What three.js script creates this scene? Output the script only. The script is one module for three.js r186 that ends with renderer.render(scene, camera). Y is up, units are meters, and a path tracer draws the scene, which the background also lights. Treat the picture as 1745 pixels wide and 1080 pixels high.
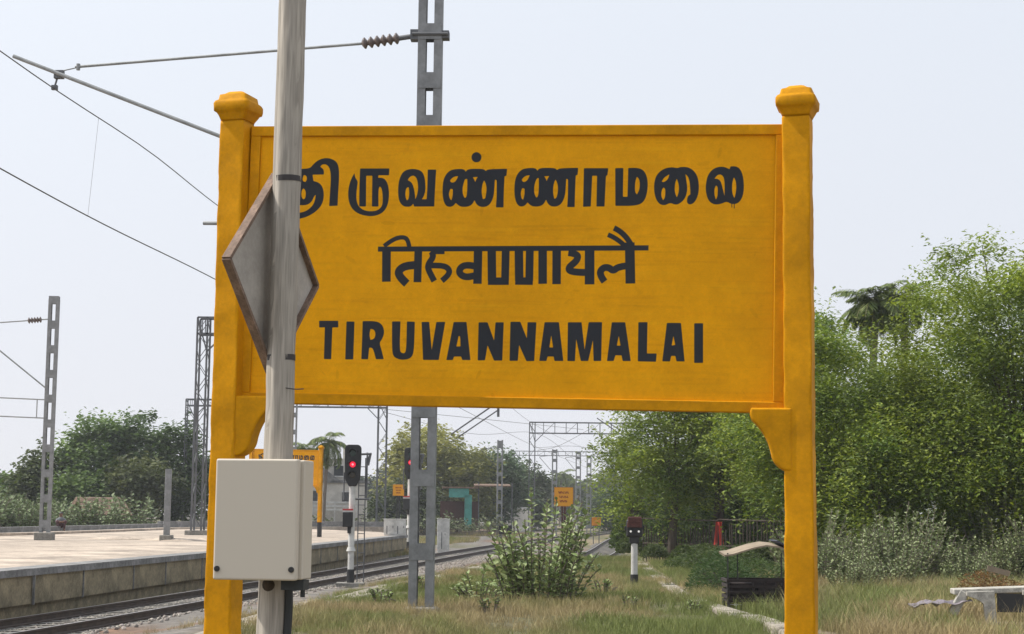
import * as THREE from 'three';
import { mergeGeometries, mergeVertices } from 'three/addons/utils/BufferGeometryUtils.js';
import { RoundedBoxGeometry } from 'three/addons/geometries/RoundedBoxGeometry.js';
import { MarchingCubes } from 'three/addons/objects/MarchingCubes.js';

// ---------------------------------------------------------------- camera, sky, sun, exposure
const scene = new THREE.Scene();
const camera = new THREE.PerspectiveCamera(21.1, 1024 / 634, 0.1, 3000);
camera.position.set(0, 1.6, 0);
camera.rotation.order = 'YXZ';
camera.rotation.set(Math.atan2(335, 2900), 0, 0.011);
const renderer = new THREE.WebGLRenderer({ antialias: true });
renderer.setSize(1024, 634);
renderer.toneMapping = THREE.LinearToneMapping;
renderer.toneMappingExposure = 1.05;
renderer.shadowMap.enabled = true;

const SUN = new THREE.Vector3(-0.62, 0.78, -0.075).normalize();
{ // pale, hazy sky: whitish at the horizon, a little bluer higher up, brighter round the sun
  const W = 256, H = 128, data = new Float32Array(W * H * 4), v = new THREE.Vector3();
  for (let j = 0; j < H; j++) for (let i = 0; i < W; i++) {
    const phi = ((i + 0.5) / W - 0.5) * Math.PI * 2, el = ((j + 0.5) / H - 0.5) * Math.PI;
    v.set(Math.cos(el) * Math.cos(phi), Math.sin(el), Math.cos(el) * Math.sin(phi));
    const e = Math.max(0, v.y), t = 1 - Math.exp(-e * 5), k = Math.max(0, v.dot(SUN));
    const glow = 0.35 * k * k;
    const o = (j * W + i) * 4;
    data[o] = 0.785 - 0.045 * t + glow; data[o + 1] = 0.785 + 0.020 * t + glow; data[o + 2] = 0.825 + 0.075 * t + glow; data[o + 3] = 1;
  }
  const sky = new THREE.DataTexture(data, W, H, THREE.RGBAFormat, THREE.FloatType);
  sky.mapping = THREE.EquirectangularReflectionMapping; sky.magFilter = THREE.LinearFilter; sky.minFilter = THREE.LinearFilter; sky.needsUpdate = true;
  scene.background = sky; scene.environment = sky;
}
const sun = new THREE.DirectionalLight(new THREE.Color(1, 0.94, 0.84), 4.8);
sun.position.copy(SUN).multiplyScalar(150); sun.castShadow = true; sun.shadow.radius = 1.5;
Object.assign(sun.shadow.camera, { left: -80, right: 80, top: 120, bottom: -120, near: 1, far: 500 });
sun.shadow.mapSize.set(4096, 4096);
scene.add(sun, sun.target);
scene.fog = new THREE.FogExp2(new THREE.Color(0.80, 0.83, 0.87), 0.00034);

// ---------------------------------------------------------------- helpers
function rngOf(a) { return () => { a |= 0; a = a + 0x6D2B79F5 | 0; let t = Math.imul(a ^ a >>> 15, 1 | a); t = t + Math.imul(t ^ t >>> 7, 61 | t) ^ t; return ((t ^ t >>> 14) >>> 0) / 4294967296; }; }
const V = (x, y, z) => new THREE.Vector3(x, y, z);
const lerp = (a, b, t) => a + (b - a) * t;
const smooth = (a, b, x) => { const t = Math.min(1, Math.max(0, (x - a) / (b - a))); return t * t * (3 - 2 * t); };
function hash3(x, y, z) { let h = Math.imul(x, 374761393) ^ Math.imul(y, 668265263) ^ Math.imul(z, 2147483647 ^ 0x5bd1e995); h = Math.imul(h ^ h >>> 13, 1274126177); return ((h ^ h >>> 16) >>> 0) / 4294967296; }
function noise3(x, y, z) {
  const xi = Math.floor(x), yi = Math.floor(y), zi = Math.floor(z), f = (t) => t * t * (3 - 2 * t);
  const u = f(x - xi), v = f(y - yi), w = f(z - zi), h = (a, b, c) => hash3(xi + a, yi + b, zi + c);
  return lerp(lerp(lerp(h(0, 0, 0), h(1, 0, 0), u), lerp(h(0, 1, 0), h(1, 1, 0), u), v), lerp(lerp(h(0, 0, 1), h(1, 0, 1), u), lerp(h(0, 1, 1), h(1, 1, 1), u), v), w);
}
const taken = new Map();
function numbered(name) { const n = taken.get(name) ?? 0; taken.set(name, n + 1); return n ? `${name}_${String(n).padStart(3, '0')}` : name; }
function tag(o, label, category, group) { o.userData.label = label; o.userData.category = category; if (group) o.userData.group = group; return o; }
function thing(name, label, category, [x, y, z] = [0, 0, 0], turn = 0, group) {
  const o = new THREE.Group(); o.name = numbered(name); o.position.set(x, y, z); o.rotation.y = turn; scene.add(o);
  return tag(o, label, category, group);
}
function copyOf(src, label, group) {
  const c = src.clone(); c.name = numbered(src.name.replace(/_\d{3}$/, '')); c.userData = { ...src.userData };
  if (label) c.userData.label = label; if (group) c.userData.group = group; scene.add(c); return c;
}
function boxUV(g) {          // texture coordinates in metres on the side that each face mostly looks to
  const p = g.attributes.position, n = g.attributes.normal, uv = new Float32Array(p.count * 2);
  for (let i = 0; i < p.count; i++) {
    const ax = Math.abs(n.getX(i)), ay = Math.abs(n.getY(i)), az = Math.abs(n.getZ(i));
    if (ay >= ax && ay >= az) { uv[2 * i] = p.getX(i); uv[2 * i + 1] = p.getZ(i); }
    else if (ax >= az) { uv[2 * i] = p.getZ(i); uv[2 * i + 1] = p.getY(i); }
    else { uv[2 * i] = p.getX(i); uv[2 * i + 1] = p.getY(i); }
  }
  g.setAttribute('uv', new THREE.BufferAttribute(uv, 2)); return g;
}
function join(list) {
  const flat = list.flat(Infinity).map((g) => { g = g.index ? g.toNonIndexed() : g; for (const k of Object.keys(g.attributes)) if (!['position', 'normal', 'uv'].includes(k)) g.deleteAttribute(k); if (!g.attributes.uv) boxUV(g); return g; });
  return flat.length === 1 ? flat[0] : mergeGeometries(flat);
}
function part(name, geos, m, parent = scene, keepUV = false) {
  const g = join(Array.isArray(geos) ? geos : [geos]); if (!keepUV) boxUV(g);
  const o = new THREE.Mesh(g, m); o.name = parent === scene ? numbered(name) : name; o.castShadow = o.receiveShadow = true; parent.add(o); return o;
}
function struct(name, geos, m, keepUV) { const o = part(name, geos, m, scene, keepUV); o.userData.kind = 'structure'; return o; }
function place(g, x = 0, y = 0, z = 0, rx = 0, ry = 0, rz = 0) { g.applyMatrix4(new THREE.Matrix4().compose(V(x, y, z), new THREE.Quaternion().setFromEuler(new THREE.Euler(rx, ry, rz)), V(1, 1, 1))); return g; }
const box = (w, h, d, x, y, z, rx, ry, rz) => place(new THREE.BoxGeometry(w, h, d), x, y, z, rx, ry, rz);
const rbox = (w, h, d, r, x, y, z, rx, ry, rz) => place(new RoundedBoxGeometry(w, h, d, 2, r), x, y, z, rx, ry, rz);
const cyl = (r0, r1, h, x, y, z, n = 16, rx, ry, rz) => place(new THREE.CylinderGeometry(r1, r0, h, n), x, y, z, rx, ry, rz);   // r0 is the lower radius
function bar(a, b, r, n = 8, r2 = r) {
  const d = b.clone().sub(a), L = d.length(), g = new THREE.CylinderGeometry(r2, r, L, n);
  g.applyQuaternion(new THREE.Quaternion().setFromUnitVectors(V(0, 1, 0), d.normalize())); const m = a.clone().add(b).multiplyScalar(0.5); g.translate(m.x, m.y, m.z); return g;
}
function beam(a, b, w, h) {  // a square bar from a to b
  const d = b.clone().sub(a), L = d.length(), g = new THREE.BoxGeometry(w, L, h);
  g.applyQuaternion(new THREE.Quaternion().setFromUnitVectors(V(0, 1, 0), d.normalize())); const m = a.clone().add(b).multiplyScalar(0.5); g.translate(m.x, m.y, m.z); return g;
}
const tube = (pts, r, seg = 40, n = 6) => new THREE.TubeGeometry(new THREE.CatmullRomCurve3(pts), seg, r, n);
function insulator(a, b, r, ribs) { // a ribbed porcelain insulator from a to b
  const L = a.distanceTo(b), pts = [new THREE.Vector2(0.001, 0)];
  for (let i = 0; i < ribs; i++) { const y = L * (i + 0.5) / ribs, h = L / ribs; pts.push(new THREE.Vector2(r * 0.45, y - h * 0.42), new THREE.Vector2(r, y - h * 0.1), new THREE.Vector2(r * 0.95, y + h * 0.08), new THREE.Vector2(r * 0.45, y + h * 0.42)); }
  pts.push(new THREE.Vector2(0.001, L));
  const g = new THREE.LatheGeometry(pts, 14); g.applyQuaternion(new THREE.Quaternion().setFromUnitVectors(V(0, 1, 0), b.clone().sub(a).normalize())); g.translate(a.x, a.y, a.z); return g;
}
// rounded-square rings stacked into a column, a little uneven as hand plaster is
function column(levels, round = 0.2, rough = 0, seed = 1, around = 24) {
  const pos = [], idx = [], N = around;
  levels.forEach(([y, hw, hd, ox = 0, oz = 0], j) => {
    for (let i = 0; i < N; i++) {
      const a = (i + 0.5) / N * Math.PI * 2, c = Math.cos(a), s = Math.sin(a), e = round, sx = Math.sign(c) * Math.pow(Math.abs(c), e), sz = Math.sign(s) * Math.pow(Math.abs(s), e);
      const k = rough ? (noise3(sx * 2 + seed * 7, y * 9, sz * 2) - 0.5) * rough + (noise3(sx * 5 + seed * 3, y * 40, sz * 5) - 0.5) * rough * 0.6 : 0;
      pos.push(ox + sx * (hw + k), y, oz + sz * (hd + k));
    }
    if (j) for (let i = 0; i < N; i++) { const a = (j - 1) * N + i, b = (j - 1) * N + (i + 1) % N, c = j * N + i, d = j * N + (i + 1) % N; idx.push(a, c, b, b, c, d); }
  });
  const top = (levels.length - 1) * N, L = levels[levels.length - 1], F = levels[0];
  pos.push(L[3] ?? 0, L[0], L[4] ?? 0, F[3] ?? 0, F[0], F[4] ?? 0); const ct = levels.length * N;
  for (let i = 0; i < N; i++) { idx.push(top + i, ct, top + (i + 1) % N); idx.push(i, (i + 1) % N, ct + 1); }
  const g = new THREE.BufferGeometry(); g.setAttribute('position', new THREE.Float32BufferAttribute(pos, 3)); g.setIndex(idx); g.computeVertexNormals(); return g;
}

// ---------------------------------------------------------------- textures and materials
function grain(size, cells, gains, seed, lo, hi, sx = 1, sy = 1) { // tileable noise, grey
  const f = new Float32Array(size * size); let mn = 9, mx = -9;
  cells.forEach((c, k) => {
    const nx = Math.max(1, Math.round(c * sx)), ny = Math.max(1, Math.round(c * sy)), r = rngOf(seed * 31 + k), g = Float32Array.from({ length: nx * ny }, () => r());
    for (let j = 0; j < size; j++) for (let i = 0; i < size; i++) {
      const x = i / size * nx, y = j / size * ny, xi = Math.floor(x), yi = Math.floor(y), u = x - xi, v = y - yi, uu = u * u * (3 - 2 * u), vv = v * v * (3 - 2 * v), x1 = (xi + 1) % nx, y1 = (yi + 1) % ny;
      f[j * size + i] += gains[k] * lerp(lerp(g[yi * nx + xi], g[yi * nx + x1], uu), lerp(g[y1 * nx + xi], g[y1 * nx + x1], uu), vv);
    }
  });
  for (const q of f) { mn = Math.min(mn, q); mx = Math.max(mx, q); }
  const d = new Uint8Array(size * size * 4);
  for (let i = 0; i < f.length; i++) { const t = lerp(lo, hi, (f[i] - mn) / (mx - mn)) * 255; d[4 * i] = d[4 * i + 1] = d[4 * i + 2] = t; d[4 * i + 3] = 255; }
  return { d, size };
}
const NOISES = {
  patch: grain(512, [3, 8, 20, 60, 200], [1, 0.8, 0.6, 0.45, 0.4], 1, 0.74, 1),
  stone: grain(512, [8, 40, 90, 180], [0.4, 0.8, 1, 0.9], 2, 0.35, 1),
  streak: grain(512, [4, 12, 40, 110], [0.8, 0.8, 0.7, 0.5], 3, 0.62, 1, 2, 0.12),
  fine: grain(512, [6, 30, 120, 250], [0.5, 0.5, 0.6, 0.6], 4, 0.82, 1),
  soil: grain(512, [5, 14, 50, 160], [1, 0.9, 0.8, 0.7], 5, 0.55, 1),
};
const texCache = new Map();
function tex(kind, metres, colour) {
  const key = kind + metres + colour; if (texCache.has(key)) return texCache.get(key);
  const n = NOISES[kind], t = new THREE.DataTexture(n.d, n.size, n.size); t.wrapS = t.wrapT = THREE.RepeatWrapping; t.repeat.set(1 / metres, 1 / metres); t.magFilter = THREE.LinearFilter; t.minFilter = THREE.LinearMipmapLinearFilter; t.generateMipmaps = true;
  if (colour) t.colorSpace = THREE.SRGBColorSpace; t.needsUpdate = true; texCache.set(key, t); return t;
}
function mat(c, { rough = 0.85, metal = 0, kind, metres = 1, bump = 0, ...more } = {}) {
  const m = new THREE.MeshPhysicalMaterial({ roughness: rough, metalness: metal, ...more });
  if (Array.isArray(c)) m.color.setRGB(...c); else m.color.set(c);
  if (kind) { m.map = tex(kind, metres, true); if (bump) { m.bumpMap = tex(kind, metres, false); m.bumpScale = bump; } }
  return m;
}
const YELLOW = [0.76, 0.338, 0.003];
const M = {
  yellow: mat(YELLOW, { rough: 0.7, specularIntensity: 0.25, kind: 'patch', metres: 0.9, bump: 0.004 }),
  letter: mat([0.035, 0.036, 0.04], { rough: 0.7 }),
  steel: mat([0.29, 0.295, 0.30], { rough: 0.6, metal: 0.1, kind: 'patch', metres: 0.7 }),
  darksteel: mat([0.15, 0.155, 0.165], { rough: 0.6, metal: 0.15, kind: 'patch', metres: 1.2 }),
  galv: mat([0.36, 0.37, 0.37], { rough: 0.5, metal: 0.2, kind: 'patch', metres: 0.6 }),
  wire: mat([0.10, 0.095, 0.09], { rough: 0.6 }),
  porcelain: mat([0.13, 0.10, 0.09], { rough: 0.35 }),
  pole: mat([0.68, 0.615, 0.53], { rough: 0.9, kind: 'streak', metres: 0.7, bump: 0.003 }),
  strap: mat([0.03, 0.025, 0.025], { rough: 0.6 }),
  plate: mat([0.48, 0.44, 0.39], { rough: 0.75, kind: 'patch', metres: 0.9 }),
  plateRim: mat([0.33, 0.22, 0.16], { rough: 0.85, kind: 'soil', metres: 0.12, bump: 0.002 }),
  cabinet: mat([0.55, 0.495, 0.41], { rough: 0.55 }),
  black: mat([0.018, 0.018, 0.019], { rough: 0.55 }),
  rubber: mat([0.025, 0.028, 0.028], { rough: 0.7 }),
  concrete: mat([0.40, 0.38, 0.34], { rough: 0.95, kind: 'soil', metres: 1.3, bump: 0.006 }),
  coping: mat([0.33, 0.325, 0.32], { rough: 0.95, kind: 'soil', metres: 2, bump: 0.006 }),
  platformWall: mat([0.42, 0.35, 0.22], { rough: 0.95, kind: 'soil', metres: 2.6, bump: 0.008 }),
  deck: mat([0.66, 0.545, 0.44], { rough: 0.95, kind: 'soil', metres: 9, bump: 0.01 }),
  kerb: mat([0.50, 0.44, 0.36], { rough: 0.95, kind: 'soil', metres: 1, bump: 0.012 }),
  ballast: mat([0.27, 0.245, 0.225], { rough: 1, kind: 'stone', metres: 2.2, bump: 0.04 }),
  rail: mat([0.085, 0.055, 0.04], { rough: 0.7, kind: 'soil', metres: 0.8 }),
  railTop: mat([0.30, 0.28, 0.27], { rough: 0.35, metal: 0.6 }),
  sleeper: mat([0.30, 0.28, 0.25], { rough: 0.95, kind: 'soil', metres: 0.7 }),
  white: mat([0.72, 0.71, 0.68], { rough: 0.7, kind: 'patch', metres: 1.1 }),
  rustred: mat([0.14, 0.045, 0.035], { rough: 0.75, kind: 'soil', metres: 0.4 }),
  redpaint: mat([0.45, 0.05, 0.05], { rough: 0.6 }),
  orange: mat([0.72, 0.26, 0.012], { rough: 0.6, kind: 'patch', metres: 1 }),
  bark: mat([0.13, 0.10, 0.075], { rough: 0.95, kind: 'streak', metres: 0.6, bump: 0.015 }),
  palebark: mat([0.24, 0.20, 0.16], { rough: 0.95, kind: 'streak', metres: 0.5, bump: 0.01 }),
  stake: mat([0.075, 0.055, 0.042], { rough: 0.95, kind: 'streak', metres: 0.5 }),
  tan: mat([0.33, 0.26, 0.185], { rough: 0.9, kind: 'patch', metres: 0.6 }),
  tarp: mat([0.05, 0.06, 0.09], { rough: 0.8 }),
  darkwood: mat([0.035, 0.022, 0.02], { rough: 0.85, kind: 'soil', metres: 0.5 }),
  whitewash: mat([0.66, 0.63, 0.56], { rough: 0.95, kind: 'soil', metres: 0.8, bump: 0.005 }),
  mauve: mat([0.34, 0.30, 0.34], { rough: 0.95, kind: 'soil', metres: 0.4 }),
  house: mat([0.66, 0.62, 0.56], { rough: 0.95, kind: 'patch', metres: 4 }),
  glass: mat([0.03, 0.035, 0.04], { rough: 0.15 }),
  teal: mat([0.07, 0.30, 0.26], { rough: 0.8, kind: 'patch', metres: 2 }),
  brownroof: mat([0.26, 0.17, 0.115], { rough: 0.95, kind: 'soil', metres: 1.6, bump: 0.02 }),
  redcloth: mat([0.50, 0.05, 0.035], { rough: 0.95, side: THREE.DoubleSide }),
};
const leafMat = (rough = 0.75, tr = 0.55) => new THREE.MeshPhysicalMaterial({ vertexColors: true, roughness: rough, transmission: tr, thickness: 0, side: THREE.DoubleSide, specularIntensity: 0.4 });
M.leaf = leafMat(); M.palmLeaf = leafMat(0.6, 0.15); M.waxLeaf = leafMat(0.6, 0.3);

// ---------------------------------------------------------------- ground
const line = (pts) => (d) => { if (d <= pts[0][0]) return pts[0][1]; for (let i = 1; i < pts.length; i++) if (d <= pts[i][0]) return lerp(pts[i - 1][1], pts[i][1], (d - pts[i - 1][0]) / (pts[i][0] - pts[i - 1][0])); return pts[pts.length - 1][1]; };
const kerbLeft = line([[0, -5.2], [25.5, -3.8], [28.8, -3.55], [39, -2.37], [55, -0.34], [68, 1.5], [80, 3.4]]);
const kerbRight = line([[0, 5.4], [20, 4.3], [26.6, 3.92], [33.5, 3.57], [47, 4.05], [67.5, 5.0], [80, 5.6]]);
const platformFront = line([[0, -14.6], [39.1, -10.8], [54.7, -9.75], [68.9, -8.0], [104.7, -6.2]]);
function groundHeight(x, z) {
  const d = -z, n = (noise3(x * 0.35, 3, z * 0.35) - 0.5) * 0.10 + (noise3(x * 1.7, 8, z * 1.7) - 0.5) * 0.04;
  const low = -0.92, tip = smooth(60, 67, d);
  let h;
  if (x < kerbLeft(d)) { const s = kerbLeft(d) - x; h = lerp(-0.06 - 0.3 * smooth(0.1, 2.4, s), low, smooth(2.8, 4.6, s)); }
  else if (x > kerbRight(d)) { const s = x - kerbRight(d); h = -0.06 - 0.06 * smooth(0, 1.5, s); if (d > 60) h = lerp(h, low, tip * (1 - smooth(3, 6, s))); h = lerp(h, low, smooth(110, 150, d)); return h + n; }
  else h = 0;
  h = lerp(h, low, tip);
  if (d > 85) { const b = -22 + (d - 100) * 0.06; h = lerp(h, 0.15, (1 - smooth(b - 3, b, x)) * (1 - smooth(260, 330, d))); }
  return h + n * (h > -0.7 ? 1 : 0.3);
}
{
  const xs = [], zs = []; for (let x = -14; x <= 18; x += 0.5) xs.push(x);
  for (let x = 19, s = 1; x < 1500; x += s, s *= 1.3) { xs.push(x); xs.unshift(-x + 4); }
  for (let z = 12; z > -110; z -= 0.7) zs.push(z); for (let z = -112, s = 3; z > -1900; z -= s, s *= 1.18) zs.push(z);
  const pos = [], col = [], idx = [], nx = xs.length;
  for (const z of zs) for (const x of xs) {
    const d = -z, y = groundHeight(x, z); pos.push(x, y, z);
    const a = noise3(x * 0.22, 1, z * 0.22), b = noise3(x * 1.1, 5, z * 1.1), t = a * 0.6 + b * 0.4;
    const soil = [0.25, 0.19, 0.125], grass = [0.15, 0.145, 0.055], grey = [0.25, 0.225, 0.20], straw = [0.34, 0.26, 0.15], red = [0.27, 0.155, 0.095];
    let c;
    if (x > kerbRight(d)) c = straw.map((v, i) => lerp(v, d > 34 ? grass[i] : soil[i], smooth(0.3, 0.7, t)));
    else if (x > kerbLeft(d) && d < 64) c = soil.map((v, i) => lerp(v, grass[i], smooth(0.2, 0.6, t)));
    else if (y > -0.05) c = soil.map((v, i) => lerp(v, grass[i], smooth(0.35, 0.6, t)));
    else c = grey.map((v, i) => lerp(v, d > 90 ? (b > 0.55 ? red[i] : grass[i]) : red[i], smooth(0.5, 0.72, t)));
    col.push(...c);
  }
  for (let j = 0; j + 1 < zs.length; j++) for (let i = 0; i + 1 < nx; i++) { const a = j * nx + i; idx.push(a, a + 1, a + nx, a + 1, a + nx + 1, a + nx); }
  const g = new THREE.BufferGeometry(); g.setAttribute('position', new THREE.Float32BufferAttribute(pos, 3)); g.setAttribute('color', new THREE.Float32BufferAttribute(col, 3)); g.setIndex(idx); g.computeVertexNormals(); boxUV(g);
  const m = mat([1, 1, 1], { rough: 1, kind: 'soil', metres: 1.9, bump: 0.03 }); m.vertexColors = true;
  const o = new THREE.Mesh(g, m); o.name = 'ground'; o.userData.kind = 'structure'; o.receiveShadow = o.castShadow = true; scene.add(o);
}
// kerbs of rough concrete blocks along both sides of the grassy platform end
function kerbRun(name, edge, d0, d1, inner, w, rise, seed) {
  const r = rngOf(seed), root = new THREE.Group(); root.name = numbered(name); root.userData.kind = 'structure'; scene.add(root);
  for (let d = d0; d < d1;) {
    const L = 1.1 + r() * 0.7, e = Math.min(d1, d + L), a = V(edge(d), 0, -d), b = V(edge(e - 0.03), 0, -(e - 0.03)), m = a.clone().add(b).multiplyScalar(0.5);
    const g = place(new RoundedBoxGeometry(w * (0.9 + r() * 0.2), 0.5, a.distanceTo(b), 2, 0.05), m.x + inner * w * 0.5, rise - 0.25 + (r() - 0.5) * 0.04, m.z, 0, Math.atan2(b.x - a.x, b.z - a.z), (r() - 0.5) * 0.06);
    part('kerbstone', g, M.kerb, root); d = e;
  }
}
kerbRun('kerb', kerbLeft, 20, 61, 1, 0.5, 0.07, 11);
kerbRun('kerb', kerbRight, 20, 64, -1, 0.34, 0.07, 12);

// ---------------------------------------------------------------- the long platform across the track
{
  const root = new THREE.Group(); root.name = 'platform'; root.userData.kind = 'structure'; scene.add(root);
  const top = 0.25, ds = [0, 10, 20, 30, 36, 42, 48, 54.7, 62, 68.9, 76, 84, 92, 104];
  const strip = (x0, x1, y0, y1, dA, dB) => { // a bar along the platform edge, offsets measured from the edge line
    const pos = [], idx = []; const list = ds.filter((d) => d >= dA && d <= dB);
    list.forEach((d, j) => { const e = platformFront(d); pos.push(e + x0, y0, -d, e + x1, y0, -d, e + x1, y1, -d, e + x0, y1, -d); if (j) { const a = (j - 1) * 4, b = j * 4; for (let k = 0; k < 4; k++) { const k2 = (k + 1) % 4; idx.push(a + k, b + k, a + k2, a + k2, b + k, b + k2); } } });
    const l = (list.length - 1) * 4; idx.push(0, 1, 2, 0, 2, 3, l, l + 2, l + 1, l, l + 3, l + 2);
    let g = new THREE.BufferGeometry(); g.setAttribute('position', new THREE.Float32BufferAttribute(pos, 3)); g.setIndex(idx); g = g.toNonIndexed(); g.computeVertexNormals(); return g;
  };
  // deck: sandy paving from the edge to the ledge at the back
  const shape = new THREE.Shape(); const pts = ds.map((d) => [platformFront(d) - 0.62, d]).concat([[-8.9, 118], [-17.7, 138], [-23.4, 122], [-23.6, 100], [-24.4, 84], [-34, 60], [-46, 30], [-46, 0]]);
  pts.forEach(([x, d], i) => (i ? shape.lineTo(x, d) : shape.moveTo(x, d)));
  const deck = new THREE.ExtrudeGeometry(shape, { depth: 1.1, bevelEnabled: false }); deck.rotateX(-Math.PI / 2); deck.translate(0, top - 1.1 - 0.004, 0);
  part('deck', deck, M.deck, root);
  part('coping', strip(-0.62, 0.07, top - 0.16, top, 0, 104), M.coping, root);
  part('wall_face', strip(-0.60, 0.0, -0.55, top - 0.164, 0, 104), M.platformWall, root);
  part('base_course', strip(-0.60, -0.14, -1.05, -0.553, 0, 104), M.platformWall, root);
  const r = rngOf(5);
  for (let d = 30; d < 100; d += 3.1 + r() * 2) { // buttress joints: narrow dark gaps show as thin uprights
    part('joint_strip', box(0.05, 0.70, 0.05, platformFront(d) + 0.004, -0.22, -d), M.coping, root);
  }
  // pale step and low ledge along the back of the platform
  const back = [V(-44, 0, -34), V(-33.5, 0, -62), V(-24.6, 0, -86), V(-23.8, 0, -101), V(-23.5, 0, -121), V(-17.8, 0, -137.5), V(-9, 0, -147)];
  for (let i = 0; i + 1 < back.length; i++) {
    const a = back[i], b = back[i + 1], L = a.distanceTo(b), m = a.clone().add(b).multiplyScalar(0.5), t = Math.atan2(b.x - a.x, b.z - a.z);
    part('step', place(new THREE.BoxGeometry(1.2, 0.5, L + 0.2), m.x - 0.5, 0.12, m.z, 0, t, 0), M.deck, root);
    part('ledge', place(new THREE.BoxGeometry(0.45, i > 3 ? 1.2 : 0.9, L + 0.25), m.x - 1.1, i > 3 ? 0.2 : 0.19, m.z, 0, t, 0), M.coping, root);
  }
  // sweepings of sand left on the deck
  for (const [x, z, s] of [[-14.6, -77, 2.0], [-17.6, -78, 1.6], [-12.6, -93, 1.8]]) { const g = new THREE.SphereGeometry(1, 20, 8, 0, Math.PI * 2, 0, Math.PI / 2); g.scale(s, 0.16, s * 0.8); part('sand_heap', place(g, x, top - 0.01, z), M.deck, root); }
}

// ---------------------------------------------------------------- railway tracks
const railShape = (() => { const s = new THREE.Shape(), p = [[-0.07, 0], [0.07, 0], [0.07, 0.02], [0.012, 0.04], [0.012, 0.12], [0.036, 0.135], [0.036, 0.172], [-0.036, 0.172], [-0.036, 0.135], [-0.012, 0.12], [-0.012, 0.04], [-0.07, 0.02]]; p.forEach(([x, y], i) => (i ? s.lineTo(x, y) : s.moveTo(x, y))); return s; })();
function sweep(profile, curve, off, n, y0) { // a closed profile carried along a track line, kept upright
  const pos = [], idx = [], K = profile.length;
  for (let i = 0; i <= n; i++) { const p = curve.getPointAt(i / n), t = curve.getTangentAt(i / n), sx = -t.z, sz = t.x, q = Math.hypot(sx, sz); for (const [u, v] of profile) pos.push(p.x + sx / q * (u + off), y0 + v, p.z + sz / q * (u + off)); }
  for (let i = 0; i < n; i++) for (let k = 0; k < K; k++) { const a = i * K + k, b = i * K + (k + 1) % K, c = a + K, d = b + K; idx.push(a, c, b, b, c, d); }
  let g = new THREE.BufferGeometry(); g.setAttribute('position', new THREE.Float32BufferAttribute(pos, 3)); g.setIndex(idx); g = g.toNonIndexed(); g.computeVertexNormals(); return g;
}
const RAIL = [[-0.07, 0], [0.07, 0], [0.07, 0.02], [0.012, 0.04], [0.012, 0.12], [0.036, 0.135], [0.036, 0.172], [-0.036, 0.172], [-0.036, 0.135], [-0.012, 0.12], [-0.012, 0.04], [-0.07, 0.02]];
const TRACKS = [
  [[-14.2, 8], [-12.0, -16], [-9.35, -38], [-8.1, -50], [-6.9, -61], [-4.3, -88], [-0.7, -124], [5.6, -176], [14, -236], [24, -322], [44, -440], [90, -640]],
  [[-40, -130], [-22, -160], [-10.2, -195], [-1, -232], [11, -292], [25, -372], [48, -470], [100, -670]],
  [[-50, -215], [-30, -240], [-14.4, -274], [-1.6, -350], [16, -440], [50, -560]],
  [[2.6, -74], [4.2, -92], [5.7, -107], [9.2, -150], [14.1, -206], [22.5, -290], [38, -400], [80, -600]],
];
TRACKS.forEach((pts, k) => {
  const c = new THREE.CatmullRomCurve3(pts.map(([x, z]) => V(x, 0, z))), L = c.getLength(), n = Math.round(L / 3);
  const root = new THREE.Group(); root.name = numbered('railway_track'); root.userData.kind = 'structure'; scene.add(root);
  part('ballast_bed', sweep([[-2.6, -0.3], [2.6, -0.3], [1.75, 0.115], [-1.75, 0.115]], c, 0, n, -1.04), M.ballast, root);
  for (const s of [-1, 1]) { part('rail', sweep(RAIL, c, s * 0.875, n, -0.872), M.rail, root); part('rail_tread', sweep([[-0.03, 0], [0.03, 0], [0.03, 0.004], [-0.03, 0.004]], c, s * 0.875, n, -0.699), M.railTop, root); }
  const sl = []; const far = Math.min(L, 150);
  for (let s = 0; s < far; s += 0.62) { const p = c.getPointAt(s / L), t = c.getTangentAt(s / L); sl.push(box(2.7, 0.12, 0.26, p.x, -0.935, p.z, 0, Math.atan2(t.x, t.z), 0)); }
  const o = part('sleepers', sl, M.sleeper, root); o.userData.kind = 'stuff';
  if (k === 0) { // loose stones
    const r = rngOf(77), g = new THREE.IcosahedronGeometry(0.035, 0), N = 26000, im = new THREE.InstancedMesh(g, mat([0.30, 0.275, 0.255], { rough: 1 }), N), m4 = new THREE.Matrix4(), col = new THREE.Color();
    for (let i = 0; i < N; i++) {
      const s = 20 + r() * 95, p = c.getPointAt(s / L), t = c.getTangentAt(s / L), u = (r() * 2 - 1) * 2.5 + (r() < 0.3 ? 1.8 : 0), y = Math.max(Math.abs(u) > 1.75 ? -0.925 - Math.max(0, Math.abs(u) - 1.75) * 0.48 : -0.925, groundHeight(p.x - t.z * u, p.z + t.x * u));
      m4.compose(V(p.x - t.z * u, y + 0.01, p.z + t.x * u), new THREE.Quaternion().setFromEuler(new THREE.Euler(r() * 6, r() * 6, r() * 6)), V(0.7 + r() * 0.9, 0.6 + r() * 0.7, 0.7 + r() * 0.8)); im.setMatrixAt(i, m4);
      const b = 0.55 + r() * 0.75; im.setColorAt(i, col.setRGB(b, b * (0.93 + r() * 0.07), b * (0.86 + r() * 0.1)));
    }
    im.name = 'ballast_stones'; im.userData = { kind: 'stuff', label: 'loose grey brown ballast stones around the track', category: 'gravel' }; im.castShadow = im.receiveShadow = true; scene.add(im);
  }
});

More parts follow.
